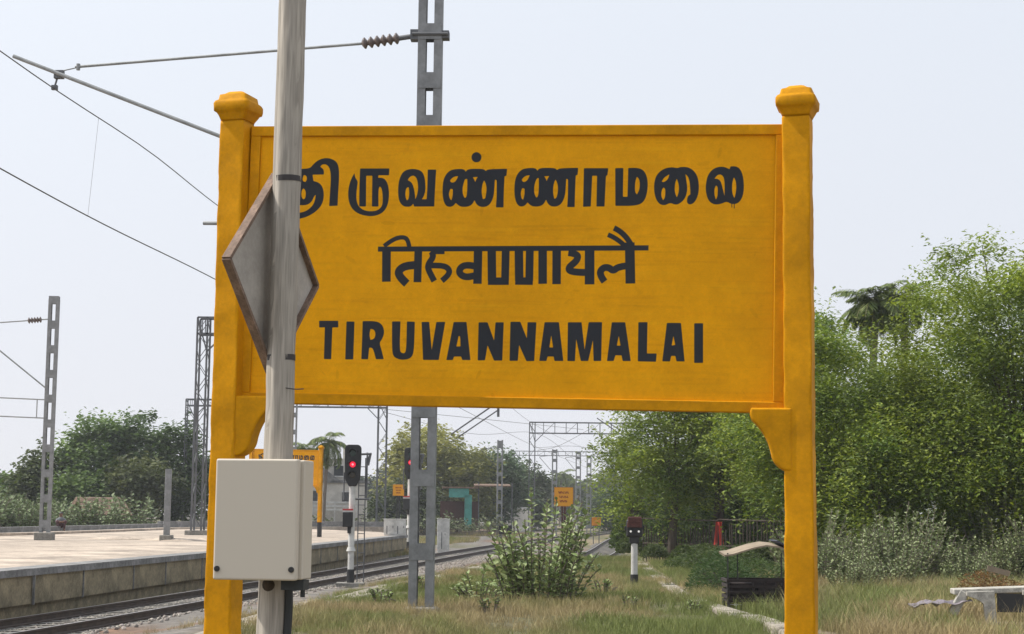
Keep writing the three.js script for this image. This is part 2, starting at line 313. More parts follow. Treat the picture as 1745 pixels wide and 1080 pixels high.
// ---------------------------------------------------------------- the big yellow station name board
const STROKES = [
[0.4,119.8,34.8,119.9,32.5],
[0.4,121.2,34.8,121.2,32.0],
[2.8,-73.7,8.6,-19.4,9.5,75.5,10.2],
[4.85,-68.9,9.4,-68.3,-9.5],
[2.42,-70.3,10.3,-65.6,14.2,-59.6,15.7,-56.7,13.6,-56.0,9.0],
[4.29,-51.0,9.0,-50.9,-9.6],
[4.47,-50.7,-0.1,-57.2,-0.2,-61.7,-3.0,-61.3,-6.6,-56.8,-10.5],
[3.35,-43.9,7.5,-41.7,5.4,-45.7,-0.1,-44.5,-3.8,-41.5,-8.9],
[3.17,-46.1,-0.4,-38.3,-0.0,-33.7,-1.6,-33.0,-5.2,-37.3,-8.7],
[1.86,-43.2,7.0,-36.3,7.0],
[4.66,-17.7,9.2,-17.5,-10.2],
[3.73,-19.1,-0.5,-24.1,0.5,-27.7,-1.8,-27.6,-5.0,-23.4,-7.0,-18.9,-5.6],
[4.66,-10.2,9.3,-9.5,-8.5],
[4.29,-2.4,9.3,-2.3,-8.4],
[4.1,-11.7,-8.7,-0.2,-8.6],
[4.66,4.8,9.4,5.5,-8.3],
[4.29,10.9,9.4,11.0,-8.3],
[4.1,3.3,-8.5,13.0,-8.5],
[4.66,17.9,9.4,18.4,-9.9],
[4.66,25.6,9.5,26.0,-10.0],
[3.73,32.0,7.3,37.1,6.8,37.2,3.2,31.7,-1.3,34.5,-3.6,43.5,-3.5],
[5.22,43.6,9.6,44.0,-10.0],
[5.22,65.3,13.1,66.1,-9.3],
[3.73,52.1,-8.4,49.0,-4.4,50.8,-0.9,54.1,-0.5,56.7,-2.7,59.5,0.0,65.7,0.5],
[2.98,56.6,21.0,62.3,18.5,66.0,12.0],
[2.61,53.4,17.3,59.2,15.1,64.2,9.7]];
const GLYPHS = [
[[-124.4,53.7,-114.4,53.7,-112.7,55.9,-110.2,58.3,-106.8,59.8,-102.9,59.8,-99.3,58.0,-97.7,55.0,-97.2,49.0,-97.5,40.4,-97.5,32.9,-102.3,32.7,-102.1,40.4,-101.9,48.1,-102.3,52.0,-103.3,55.0,-105.4,56.5,-107.5,56.1,-108.3,54.9,-106.1,53.3,-106.1,50.5,-112.5,50.4,-111.9,46.8,-108.8,46.0,-106.6,43.8,-105.5,39.9,-105.8,35.2,-107.8,31.3,-112.0,27.9,-117.1,25.7,-123.2,24.8,-123.4,28.3,-119.4,28.7,-115.6,29.6,-112.2,32.2,-110.6,35.2,-110.2,39.1,-111.1,38.2,-112.3,35.2,-114.4,33.5,-117.4,33.0,-120.5,33.4,-122.8,36.0,-123.2,40.3,-122.3,43.4,-124.1,45.5],[-117.5,50.3,-116.0,49.8,-115.5,47.7,-116.5,46.2,-117.8,46.6,-118.3,48.1],[-115.9,39.5,-116.0,37.9,-116.4,36.8,-117.1,36.4,-117.7,36.8,-118.3,37.9,-118.5,39.5,-118.4,41.0,-118.0,42.2,-117.3,42.6,-116.7,42.2,-116.1,41.0]],
[[-85.5,53.9,-68.9,53.9,-69.0,50.1,-75.0,50.1,-75.1,48.6,-72.1,48.6,-69.9,46.4,-68.7,42.1,-68.5,37.0,-69.4,32.3,-71.8,28.9,-76.1,27.1,-80.8,27.1,-85.6,28.4,-89.2,31.0,-91.3,35.2,-91.9,40.4,-91.2,45.5,-89.9,49.0,-88.6,51.3,-88.1,48.5,-86.5,46.8,-86.8,43.8,-87.1,40.4,-87.0,36.1,-85.8,32.7,-82.7,30.3,-78.8,29.7,-74.9,30.1,-72.4,32.3,-71.9,35.3,-72.3,40.4,-73.0,43.0,-74.0,43.8,-74.7,42.1,-74.3,32.5,-78.0,32.5,-78.4,49.8,-81.9,49.8,-81.4,32.5,-85.2,32.5,-85.5,42.1]],
[[-61.1,52.0,-58.2,53.5,-54.3,53.7,-50.8,52.6,-49.0,49.8,-48.3,45.6,-48.1,41.3,-49.1,37.9,-50.1,36.6,-47.3,36.6,-47.1,42.1,-47.2,53.3,-42.5,53.3,-42.8,42.2,-42.9,32.6,-54.2,32.5,-54.8,34.2,-55.7,32.7,-57.9,32.3,-60.4,32.7,-62.7,35.3,-63.5,39.6,-63.5,45.6,-62.5,49.4],[-58.9,43.0,-57.6,43.4,-57.1,40.4,-57.4,36.6,-58.4,35.9,-59.3,37.9,-59.4,40.9],[-58.4,47.3,-57.4,49.0,-55.5,50.1,-53.7,49.2,-52.6,46.4,-52.2,42.1,-52.9,38.3,-53.7,36.6,-54.1,40.4,-55.1,44.3,-56.4,46.4]],
[[-38.6,43.9,-38.1,48.1,-36.3,51.5,-33.4,53.5,-27.0,53.7,-25.9,52.0,-24.6,53.7,-15.9,53.7,-14.8,52.4,-13.4,53.5,-2.9,53.7,-3.1,49.8,-4.2,49.6,-4.4,42.2,-4.3,32.2,-8.5,32.2,-8.2,38.8,-8.5,47.3,-9.5,47.7,-9.7,42.2,-10.0,38.0,-11.6,34.1,-14.0,32.4,-17.4,32.4,-19.6,34.1,-20.5,36.2,-21.7,33.7,-24.2,32.4,-28.0,32.4,-30.2,33.9,-30.9,34.7,-32.3,32.8,-34.8,32.2,-37.0,33.6,-38.4,37.9],[-34.2,47.7,-32.4,49.4,-30.0,49.6,-31.4,46.4,-33.5,45.8,-34.6,46.9],[-34.1,42.6,-32.8,42.2,-32.7,38.8,-33.4,36.0,-34.5,37.1,-35.1,40.0],[-26.2,47.9,-24.9,48.1,-24.7,42.2,-25.0,37.9,-26.0,37.3,-27.3,39.6,-27.4,43.9],[-21.9,49.0,-19.0,49.2,-20.0,47.7,-20.4,46.2,-21.1,47.9],[-15.5,47.3,-14.2,44.7,-13.9,41.3,-14.6,37.1,-15.9,36.7,-16.8,40.5,-16.5,44.7]],
[[-17.3,60.2,-17.6,58.7,-18.6,57.6,-20.1,57.3,-21.5,57.6,-22.6,58.7,-23.0,60.2,-22.7,61.6,-21.7,62.7,-20.2,63.1,-18.8,62.7,-17.7,61.6]],
[[1.4,44.3,1.9,48.6,3.7,52.1,6.6,54.0,12.8,54.2,13.9,52.5,15.1,54.2,23.6,54.2,24.7,52.9,26.1,54.0,36.3,54.2,36.1,50.3,35.1,50.1,34.9,42.6,34.9,32.5,30.8,32.5,31.1,39.2,30.9,47.8,29.9,48.2,29.7,42.6,29.4,38.3,27.8,34.5,25.4,32.7,22.1,32.7,20.0,34.4,19.1,36.6,17.9,34.0,15.5,32.7,11.7,32.7,9.6,34.2,9.0,35.1,7.6,33.1,5.1,32.5,3.0,34.0,1.6,38.3],[5.7,48.2,7.5,49.9,9.8,50.1,8.4,46.9,6.4,46.2,5.3,47.3],[5.8,43.0,7.1,42.6,7.2,39.1,6.4,36.3,5.4,37.4,4.9,40.4],[13.6,48.4,14.8,48.6,15.0,42.6,14.7,38.3,13.7,37.6,12.4,40.0,12.3,44.3],[17.7,49.5,20.6,49.7,19.6,48.2,19.2,46.7,18.6,48.4],[24.0,47.8,25.3,45.2,25.6,41.7,24.9,37.5,23.6,37.0,22.7,40.9,23.0,45.2]],
[[39.5,54.0,52.8,54.0,52.4,50.0,51.6,49.8,51.2,32.8,46.8,32.8,46.8,49.8,44.1,49.8,43.7,32.8,39.5,32.6,39.5,43.4]],
[[56.6,54.0,61.0,54.1,61.1,38.2,63.6,38.2,63.7,54.1,69.6,54.2,72.8,52.2,74.5,47.4,74.4,41.0,72.7,35.4,68.5,33.2,57.1,33.2],[68.5,49.4,70.1,47.4,70.2,42.6,68.7,39.4,67.5,41.0,67.6,46.6]],
[[77.7,44.2,78.7,49.8,82.2,53.4,86.9,54.7,90.4,53.9,91.9,54.7,97.0,54.6,101.0,50.6,102.2,45.0,101.9,39.5,100.0,35.1,97.3,33.8,95.6,35.1,96.1,38.7,97.6,39.5,97.3,45.0,96.5,49.0,94.7,50.8,95.4,46.6,96.0,42.2,94.9,37.5,92.3,34.7,89.6,33.7,86.8,35.1,84.1,33.5,81.0,34.0,78.5,37.8],[81.9,46.6,83.4,49.0,86.1,50.6,85.4,47.8,83.1,46.2],[83.0,43.4,84.1,42.6,84.0,37.9,82.9,36.3,81.8,38.6,82.0,41.8],[90.1,48.2,91.3,45.0,91.4,41.0,90.3,37.9,89.0,41.0,89.2,45.8]],
[[105.7,45.0,106.8,50.6,110.2,54.2,114.9,55.0,118.4,53.4,118.9,55.0,122.6,55.0,125.0,52.2,126.2,46.6,126.1,39.5,123.7,34.8,119.8,34.1,117.1,35.9,114.4,34.4,110.5,33.9,107.4,35.9,105.9,40.3],[110.3,48.2,112.2,50.6,114.6,50.4,115.9,47.4,115.9,38.7,114.9,42.7,113.8,47.0,111.9,48.2],[111.3,44.6,112.3,43.5,112.2,38.7,111.3,36.7,110.4,39.5,110.4,42.7],[120.8,49.0,122.0,46.6,122.2,41.9,121.2,37.5,119.9,40.3,119.8,45.8]],
[[-105.4,-31.6,-94.6,-31.5,-94.4,-35.1,-97.8,-35.2,-97.7,-52.8,-101.8,-52.8,-102.0,-35.2,-105.2,-35.3]],
[[-89.9,-31.8,-85.4,-31.8,-85.3,-52.7,-89.8,-52.8]],
[[-80.8,-31.5,-72.8,-31.4,-69.5,-33.6,-68.3,-37.5,-69.5,-41.4,-71.1,-43.4,-69.6,-47.3,-68.2,-52.3,-72.6,-52.4,-73.9,-48.0,-74.9,-46.1,-76.6,-46.1,-77.0,-52.5,-80.8,-52.5,-80.7,-42.2],[-76.3,-35.7,-74.3,-36.0,-73.2,-38.2,-73.8,-41.2,-76.1,-41.9,-76.8,-38.9]],
[[-64.3,-31.5,-59.6,-31.4,-59.6,-47.1,-58.4,-48.9,-56.7,-48.9,-55.8,-47.1,-56.0,-31.4,-51.6,-31.5,-51.5,-47.7,-52.7,-51.3,-56.3,-52.6,-59.9,-52.3,-62.9,-50.8,-63.8,-47.2]],
[[-47.8,-31.6,-43.6,-31.5,-41.7,-46.9,-39.6,-31.5,-34.7,-31.4,-37.6,-52.3,-46.3,-52.4]],
[[-30.0,-31.4,-22.9,-31.3,-20.1,-52.1,-24.6,-52.1,-25.3,-50.2,-29.2,-50.3,-29.8,-52.2,-33.4,-52.3],[-27.0,-38.9,-26.1,-39.3,-25.8,-44.7,-28.1,-44.8]],
[[-16.2,-31.4,-11.3,-31.3,-7.4,-41.3,-6.9,-31.3,-2.4,-31.2,-2.6,-52.1,-7.1,-52.2,-10.9,-43.9,-12.1,-52.1,-16.1,-52.2]],
[[1.3,-30.9,6.7,-30.8,10.5,-39.8,10.7,-31.0,15.5,-31.0,14.9,-52.1,10.6,-52.2,6.4,-43.5,5.9,-52.1,1.4,-52.2]],
[[20.0,-30.9,27.8,-30.8,30.7,-51.8,25.9,-51.9,25.4,-49.5,22.1,-49.5,21.5,-52.0,17.6,-52.0],[23.8,-38.0,25.0,-44.6,22.9,-44.6]],
[[32.7,-30.8,40.1,-30.7,42.1,-45.6,44.0,-30.6,51.2,-30.5,51.2,-51.5,47.1,-51.6,46.5,-40.3,44.2,-51.6,40.2,-51.7,37.4,-39.8,37.0,-51.8,32.9,-51.8]],
[[56.5,-30.5,63.7,-30.4,67.1,-51.3,62.8,-51.4,62.1,-48.3,58.8,-48.3,57.9,-51.4,54.3,-51.5],[60.4,-37.8,61.5,-43.1,59.4,-43.1]],
[[70.8,-30.3,75.7,-30.2,75.7,-47.1,80.9,-47.0,80.6,-51.5,70.9,-51.4]],
[[86.1,-30.5,93.6,-30.4,95.9,-51.1,91.6,-51.1,90.9,-48.2,88.7,-48.2,88.1,-51.2,84.0,-51.2],[89.7,-37.5,90.8,-42.3,88.8,-42.7]],
[[100.7,-30.5,105.4,-30.4,105.7,-51.7,101.0,-51.8]]];
const BW = 2.97, BH = 1.556;                       // board size in metres; strokes are in centimetres from its centre
const boardTex = (() => {
  const W = 2048, H = Math.round(W * BH / BW), k = W / (BW * 100), cv = document.createElement('canvas'); cv.width = W; cv.height = H; const c = cv.getContext('2d');
  const hex = '#' + new THREE.Color().setRGB(...YELLOW).getHexString(); c.fillStyle = hex; c.fillRect(0, 0, W, H);
  const r = rngOf(9);
  for (let i = 0; i < 900; i++) { // brush marks of the yellow paint
    const x = r() * W, y = r() * H, l = 60 + r() * 260, a = r() < 0.5 ? '255,205,60' : '120,62,0'; c.strokeStyle = `rgba(${a},${0.015 + r() * 0.035})`; c.lineWidth = 2 + r() * 10; c.beginPath(); c.moveTo(x, y); c.quadraticCurveTo(x + l / 2, y + (r() - 0.5) * 12, x + l, y + (r() - 0.5) * 14); c.stroke();
  }
  for (let i = 0; i < 60; i++) { const x = r() * W, y = r() * H, q = 3 + r() * 9; c.fillStyle = `rgba(95,50,5,${0.03 + r() * 0.06})`; c.beginPath(); c.ellipse(x, y, q * 2.2, q * 0.7, r() * 3, 0, 7); c.fill(); }
  c.strokeStyle = '#33353a'; c.lineJoin = 'round'; c.lineCap = 'butt';
  for (const [w, ...p] of STROKES) {
    const P = []; for (let i = 0; i < p.length; i += 2) P.push([W / 2 + p[i] * k, H / 2 - p[i + 1] * k]);
    c.lineWidth = w * k; c.beginPath(); c.moveTo(...P[0]);
    if (P.length === 2) c.lineTo(...P[1]);
    else { for (let i = 1; i + 1 < P.length; i++) { const last = i + 2 === P.length, e = last ? P[i + 1] : [(P[i][0] + P[i + 1][0]) / 2, (P[i][1] + P[i + 1][1]) / 2]; c.quadraticCurveTo(...P[i], ...e); } }
    c.stroke();
  }
  c.fillStyle = '#33353a';
  for (const polys of GLYPHS) { // letters as outlines with holes; sharp corners stay sharp, shallow ones are rounded
    c.beginPath();
    for (const p of polys) {
      const P = []; for (let i = 0; i < p.length; i += 2) P.push([W / 2 + p[i] * k, H / 2 - p[i + 1] * k]);
      P.forEach((b, i) => {
        const a = P[(i + P.length - 1) % P.length], d = P[(i + 1) % P.length], la = Math.hypot(a[0] - b[0], a[1] - b[1]), ld = Math.hypot(d[0] - b[0], d[1] - b[1]), cs = ((b[0] - a[0]) * (d[0] - b[0]) + (b[1] - a[1]) * (d[1] - b[1])) / (la * ld || 1), R = cs > 0.45 ? 1e3 : 3, ua = Math.min(0.5, R / la), ud = Math.min(0.5, R / ld), s = [lerp(b[0], a[0], ua), lerp(b[1], a[1], ua)], e = [lerp(b[0], d[0], ud), lerp(b[1], d[1], ud)];
        if (i) c.lineTo(...s); else c.moveTo(...s); c.quadraticCurveTo(...b, ...e);
      });
      c.closePath();
    }
    c.fill('evenodd');
  }
  const im = c.getImageData(0, 0, W, H), d = im.data, n1 = NOISES.patch, n2 = NOISES.fine; // mottled, hand-painted surface
  for (let y = 0; y < H; y++) for (let x = 0; x < W; x++) { const o = (y * W + x) * 4, a = n1.d[(((y >> 1) % 512) * 512 + ((x >> 1) % 512)) * 4] / 222, b = n2.d[((y % 512) * 512 + (x % 512)) * 4] / 232, q = 0.6 + 0.4 * a * b; d[o] *= q; d[o + 1] *= q; d[o + 2] *= q; }
  c.putImageData(im, 0, 0);
  const t = new THREE.CanvasTexture(cv); t.colorSpace = THREE.SRGBColorSpace; t.anisotropy = 8; return t;
})();
const panelMat = new THREE.MeshPhysicalMaterial({ map: boardTex, roughness: 0.7, specularIntensity: 0.25, bumpMap: tex('patch', 1, false), bumpScale: 0.002 });
function capLevels(y, w, d) { return [[y, w, d], [y + 0.012, w + 0.004, d + 0.004], [y + 0.034, w + 0.016, d + 0.016], [y + 0.05, w + 0.024, d + 0.024], [y + 0.056, w + 0.034, d + 0.034], [y + 0.075, w + 0.037, d + 0.037], [y + 0.098, w + 0.037, d + 0.037], [y + 0.112, w + 0.030, d + 0.030], [y + 0.122, w + 0.016, d + 0.016], [y + 0.15, w + 0.010, d + 0.010], [y + 0.158, w * 0.86, d * 0.86], [y + 0.172, w * 0.6, d * 0.6], [y + 0.178, w * 0.3, d * 0.3]]; }
function nameBoard(label, pos, turn, scale, blackFeet) {
  const t = thing('station_name_board', label, 'sign', pos, turn, null); t.scale.setScalar(scale);
  const bd = new THREE.Group(); bd.name = 'board'; bd.position.set(0, 2.945, 0); bd.rotation.z = -0.0165; t.add(bd);
  // slab with the painted face; the rim round the face stands proud
  part('slab', box(BW, BH, 0.05, 0, 0, 0), M.yellow, bd);
  const face = new THREE.PlaneGeometry(BW - 0.11, BH - 0.11); const uv = face.attributes.uv; for (let i = 0; i < uv.count; i++) uv.setXY(i, 0.5 + (uv.getX(i) - 0.5) * (BW - 0.11) / BW, 0.5 + (uv.getY(i) - 0.5) * (BH - 0.11) / BH);
  face.translate(0, 0, 0.0285); part('painted_face', face, panelMat, bd, true);
  const rim = []; const rw = 0.058;
  rim.push(rbox(BW, rw, 0.022, 0.006, 0, BH / 2 - rw / 2, 0.036), rbox(BW, rw, 0.022, 0.006, 0, -BH / 2 + rw / 2, 0.036), rbox(rw, BH - 2 * rw, 0.022, 0.006, -BW / 2 + rw / 2, 0, 0.036), rbox(rw, BH - 2 * rw, 0.022, 0.006, BW / 2 - rw / 2, 0, 0.036));
  part('rim', rim, M.yellow, bd);
  for (const s of [-1, 1]) {
    const x = s * 1.555, top = s < 0 ? 3.768 : 3.728, lv = [], foot = blackFeet ? 0.62 : 0;
    for (let y = foot; y < top; y += 0.03) lv.push([y, 0.074 + 0.006 * smooth(2.2, 0.6, y), 0.078]); lv.push([top, 0.072, 0.078]);
    const post = part('post', place(column(lv, 0.13, 0.005, s + 3, 48), x, 0, 0.035, 0, -0.15, 0), M.yellow, t);
    part('post_cap', place(column(capLevels(top, 0.072, 0.076), 0.16, 0.007, s + 5, 48), x, 0, 0.035, 0, -0.15, 0), M.yellow, post);
    if (blackFeet) part('post_foot', place(column([[0, 0.085, 0.085], [foot, 0.085, 0.085]], 0.16), x, 0, 0.01), M.black, post);
    // plaster bracket under the board's corner
    const sh = new THREE.Shape(), yb = s < 0 ? 2.215 : 2.155; sh.moveTo(0, 0.0); sh.lineTo(0.19, 0.0); sh.quadraticCurveTo(0.20, -0.02, 0.185, -0.045); sh.quadraticCurveTo(0.105, -0.12, 0.085, -0.225); sh.quadraticCurveTo(0.082, -0.25, 0.066, -0.272); sh.quadraticCurveTo(0.035, -0.31, 0, -0.305); sh.lineTo(0, 0);
    const bg = new THREE.ExtrudeGeometry(sh, { depth: 0.12, bevelEnabled: true, bevelThickness: 0.012, bevelSize: 0.012, bevelSegments: 3, curveSegments: 10 });
    bg.translate(0, 0, -0.06); if (s > 0) { bg.scale(-1, 1, 1); const ix = bg.attributes.position; for (let i = 0; i < ix.count; i += 3) for (const a of ['position', 'normal', 'uv']) { const q = bg.attributes[a], n = q.itemSize; for (let k = 0; k < n; k++) { const v = q.array[i * n + k]; q.array[i * n + k] = q.array[(i + 1) * n + k]; q.array[(i + 1) * n + k] = v; } } }
    part('bracket', place(bg, x - s * 0.055, yb, 0.04), M.yellow, t);
  }
  return t;
}
nameBoard('large yellow station name board with black lettering in three scripts', [-0.012, 0, -9.225], -0.1376, 1, false);
nameBoard('small distant yellow station name board standing on the long platform', [-12.08, 0.25, -92], -0.16, 1.25, true);

// ---------------------------------------------------------------- weathered round pole with the cabinet and the diamond plate
{
  const t = thing('round_pole', 'weathered grey round pole standing before the big yellow board', 'pole', [-0.888, 0, -6.5]);
  const lv = []; for (let y = 0; y <= 6.4; y += 0.05) lv.push([y, lerp(0.0625, 0.042, y / 6.4) + 0.0025 * Math.sin(y * 2.3), lerp(0.0625, 0.042, y / 6.4), 0.0055 * (y - 1.2), 0]);
  const g = column(lv, 1, 0.004, 2, 28); part('shaft', g, M.pole, t);
  for (const y of [2.878, 2.184]) part('strap', place(new THREE.CylinderGeometry(0.0545, 0.0545, 0.022, 28, 1, false), 0.0055 * (y - 1.2), y, 0, 0.02, 0, 0.03), M.strap, t);
  part('cable', tube([V(0.05, 1.40, 0.02), V(0.062, 1.28, 0.03), V(0.058, 1.1, 0.035), V(0.05, 0.6, 0.04), V(0.05, 0, 0.05)], 0.016, 30, 10), M.rubber, t);
  // a knot and a sliver of bark
  part('knot', place(new THREE.SphereGeometry(0.026, 12, 8), -0.012, 1.325, 0.047), M.bark, t);
  part('wire_end', tube([V(0.03, 2.065, 0.045), V(0.07, 2.06, 0.05), V(0.10, 2.062, 0.045)], 0.0022, 10, 5), M.strap, t);
}
{
  const t = thing('diamond_sign', 'bare back of a grey diamond sign strapped to the round pole', 'sign', [-0.938, 2.52, -6.56], THREE.MathUtils.degToRad(72));
  const h = 0.39, plate = new THREE.BoxGeometry(h * Math.SQRT2, h * Math.SQRT2, 0.004); plate.rotateZ(Math.PI / 4); part('plate', plate, M.plate, t);
  for (let k = 0; k < 4; k++) { const a = k * Math.PI / 2 + Math.PI / 4; part('rim', box(h * Math.SQRT2, 0.014, 0.034, Math.cos(a) * h / Math.SQRT2, Math.sin(a) * h / Math.SQRT2, 0.008, 0, 0, a + Math.PI / 2), M.plateRim, t); }
  for (const y of [0.345, -0.335]) part('clamp', box(0.03, 0.03, 0.05, 0.0, y, 0.02), M.strap, t);
}
{
  const t = thing('junction_box', 'cream metal junction box fixed to the round pole', 'box', [-0.912, 1.350, -6.40], -0.14);
  part('case', rbox(0.322, 0.438, 0.13, 0.006, 0.003, 0.219, 0), M.cabinet, t);
  part('lid', rbox(0.312, 0.442, 0.045, 0.008, -0.005, 0.219, 0.092), M.cabinet, t);
  for (const x of [-0.145, 0.135]) { const l = part('lid_screw', place(new THREE.CylinderGeometry(0.010, 0.011, 0.008, 14), x, 0.038, 0.118, Math.PI / 2, 0, 0), M.black, t); part('slot', box(0.014, 0.002, 0.002, x, 0.038, 0.1225), M.strap, l); }
  part('gland_block', [box(0.085, 0.036, 0.08, 0.125, -0.02, 0.02), cyl(0.009, 0.009, 0.03, 0.155, -0.05, 0.02)], M.rubber, t);
  part('mounting_bracket', [box(0.05, 0.34, 0.03, 0, 0.22, -0.078)], M.galv, t);
}

// ---------------------------------------------------------------- overhead line masts, portals and wires
function mastParts(t, H, w, battens, legW = 0.125, depth = 0.2, bh = 0.27) {
  for (const s of [-1, 1]) { // two channels facing each other
    const x = s * (w / 2 - 0.005); part('leg', [box(0.012, H, depth, x, H / 2, 0), box(legW, H, 0.012, x - s * (legW / 2 + 0.006), H / 2, depth / 2 - 0.006), box(legW, H, 0.012, x - s * (legW / 2 + 0.006), H / 2, -depth / 2 + 0.006)], M.steel, t);
  }
  for (const y of battens) part('batten_plate', [box(w - 0.02, bh, 0.010, 0, y, depth / 2 + 0.0075), box(w - 0.02, bh, 0.010, 0, y, -depth / 2 - 0.0075)], M.steel, t);
}
function footing(t, r, h) { part('footing', place(column([[-0.5, r, r], [h * 0.6, r, r], [h, r * 0.8, r * 0.8]], 0.5, 0.03, 4, 28), 0, 0, 0), M.concrete, t); }
{ // the mast behind the board, with its cantilever reaching over the track
  const t = thing('overhead_line_mast', 'tall grey overhead line mast of paired channels behind the big board', 'mast', [-1.42, 0, -27.9], -0.05);
  mastParts(t, 10.9, 0.405, [10.5, 9.62, 8.78, 8.05, 7.2, 6.3, 5.3, 4.3, 3.28, 2.16, 0.97]); footing(t, 0.30, 0.09);
  const c = new THREE.Group(); c.name = 'cantilever'; t.add(c);
  const P = (x, y, z) => V(x + 1.42, y, z + 27.9);
  part('stay_tube', [bar(P(-2.55, 9.47, -28.0), P(-7.65, 9.205, -28.5), 0.024, 10), bar(P(-7.6, 9.2, -28.5), P(-8.0, 9.11, -28.5), 0.012, 8), bar(P(-7.6, 9.26, -28.5), P(-7.6, 9.15, -28.5), 0.035, 8)], M.galv, c);
  part('insulator', insulator(P(-1.95, 9.545, -27.95), P(-2.6, 9.465, -28.0), 0.10, 6), M.porcelain, c);
  part('stay_fitting', [bar(P(-1.6, 9.58, -27.9), P(-1.97, 9.54, -27.95), 0.045), box(0.13, 0.17, 0.2, -0.27, 9.57, 0), box(0.13, 0.13, 0.2, 0.25, 9.57, 0), bar(V(-0.3, 9.57, 0.12), V(0.3, 9.57, 0.12), 0.03)], M.darksteel, c);
  part('bracket_tube', bar(P(-2.3, 6.84, -28.0), P(-8.75, 9.40, -28.5), 0.034, 12), M.galv, c);
  part('insulator', insulator(P(-1.62, 6.57, -27.95), P(-2.32, 6.85, -28.0), 0.085, 6), M.porcelain, c);
  part('catenary_clamp', [box(0.16, 0.14, 0.10, -7.93 + 1.42, 9.07, -0.6), bar(P(-7.95, 9.05, -28.5), P(-8.0, 8.86, -28.5), 0.018), box(0.10, 0.08, 0.07, -8.0 + 1.42, 8.84, -0.6)], M.darksteel, c);
  part('register_arm', [bar(P(-1.6, 6.42, -27.95), P(-5.05, 6.46, -28.45), 0.022), bar(P(-5.05, 6.46, -28.45), P(-5.32, 6.47, -28.5), 0.035), box(0.05, 0.16, 0.05, -4.95 + 1.42, 6.46, -0.54)], M.galv, c);
}
{ // mast on the platform
  const t = thing('overhead_line_mast', 'grey overhead line mast on a concrete block on the long platform', 'mast', [-20.05, 0.25, -74], 0.06);
  const bt = []; for (let y = 0.7; y < 10.5; y += 1.08) bt.push(y); mastParts(t, 10.45, 0.46, bt, 0.13, 0.22, 0.34);
  part('footing', rbox(0.78, 0.7, 0.7, 0.05, 0, -0.02, 0), M.concrete, t);
  const c = new THREE.Group(); c.name = 'cantilever'; t.add(c);
  part('stay_tube', [bar(V(-0.2, 9.58, 0), V(-4, 9.2, 0.3), 0.028)], M.galv, c); part('insulator', insulator(V(-0.5, 9.55, 0.02), V(-1.1, 9.49, 0.06), 0.14, 5), M.porcelain, c);
  part('bracket_tube', bar(V(-0.2, 6.55, 0), V(-3.6, 9.25, 0.3), 0.032), M.galv, c); part('register_arm', [bar(V(-0.2, 6.05, 0), V(-2.2, 6.1, 0.2), 0.028), bar(V(-0.2, 5.25, 0), V(-2.2, 5.3, 0.2), 0.028), bar(V(-0.55, 6.06, 0.03), V(-0.55, 5.26, 0.03), 0.024)], M.galv, c);
}
function simpleMast(label, x, z, H, w, y0 = -0.95) {
  const t = thing('overhead_line_mast', label, 'mast', [x, y0, z], 0.08, 'distant overhead line masts'); const bt = []; for (let y = 1; y < H; y += 1.3) bt.push(y); bt.push(H - 0.25); mastParts(t, H, w, bt, 0.12, 0.24, 0.36);
  part('arm', [bar(V(-w / 2, H - 0.7, 0), V(-1.8, H - 0.9, 0.1), 0.03), bar(V(-w / 2, H - 2.6, 0), V(-1.8, H - 0.95, 0.1), 0.03)], M.darksteel, t); return t;
}
simpleMast('slim mast standing beside the bluish trees past the teal kiosk', -0.98, -160, 9.4, 0.55);
simpleMast('slim mast rising just behind the yellow caution board', 5.18, -200, 10.1, 0.62);
simpleMast('slim mast under the second of two far portal beams', 9.15, -230, 11.0, 0.7);
simpleMast('slim short mast with an arm under the far portal beams', 9.9, -215, 10.0, 0.6).rotation.y = Math.PI;
simpleMast('thin mast standing behind the small distant name board', -16.55, -130, 10.4, 0.5, 0.1);
simpleMast('thin mast among the bluish trees near the pale low wall', 0.3, -260, 11.8, 0.6);
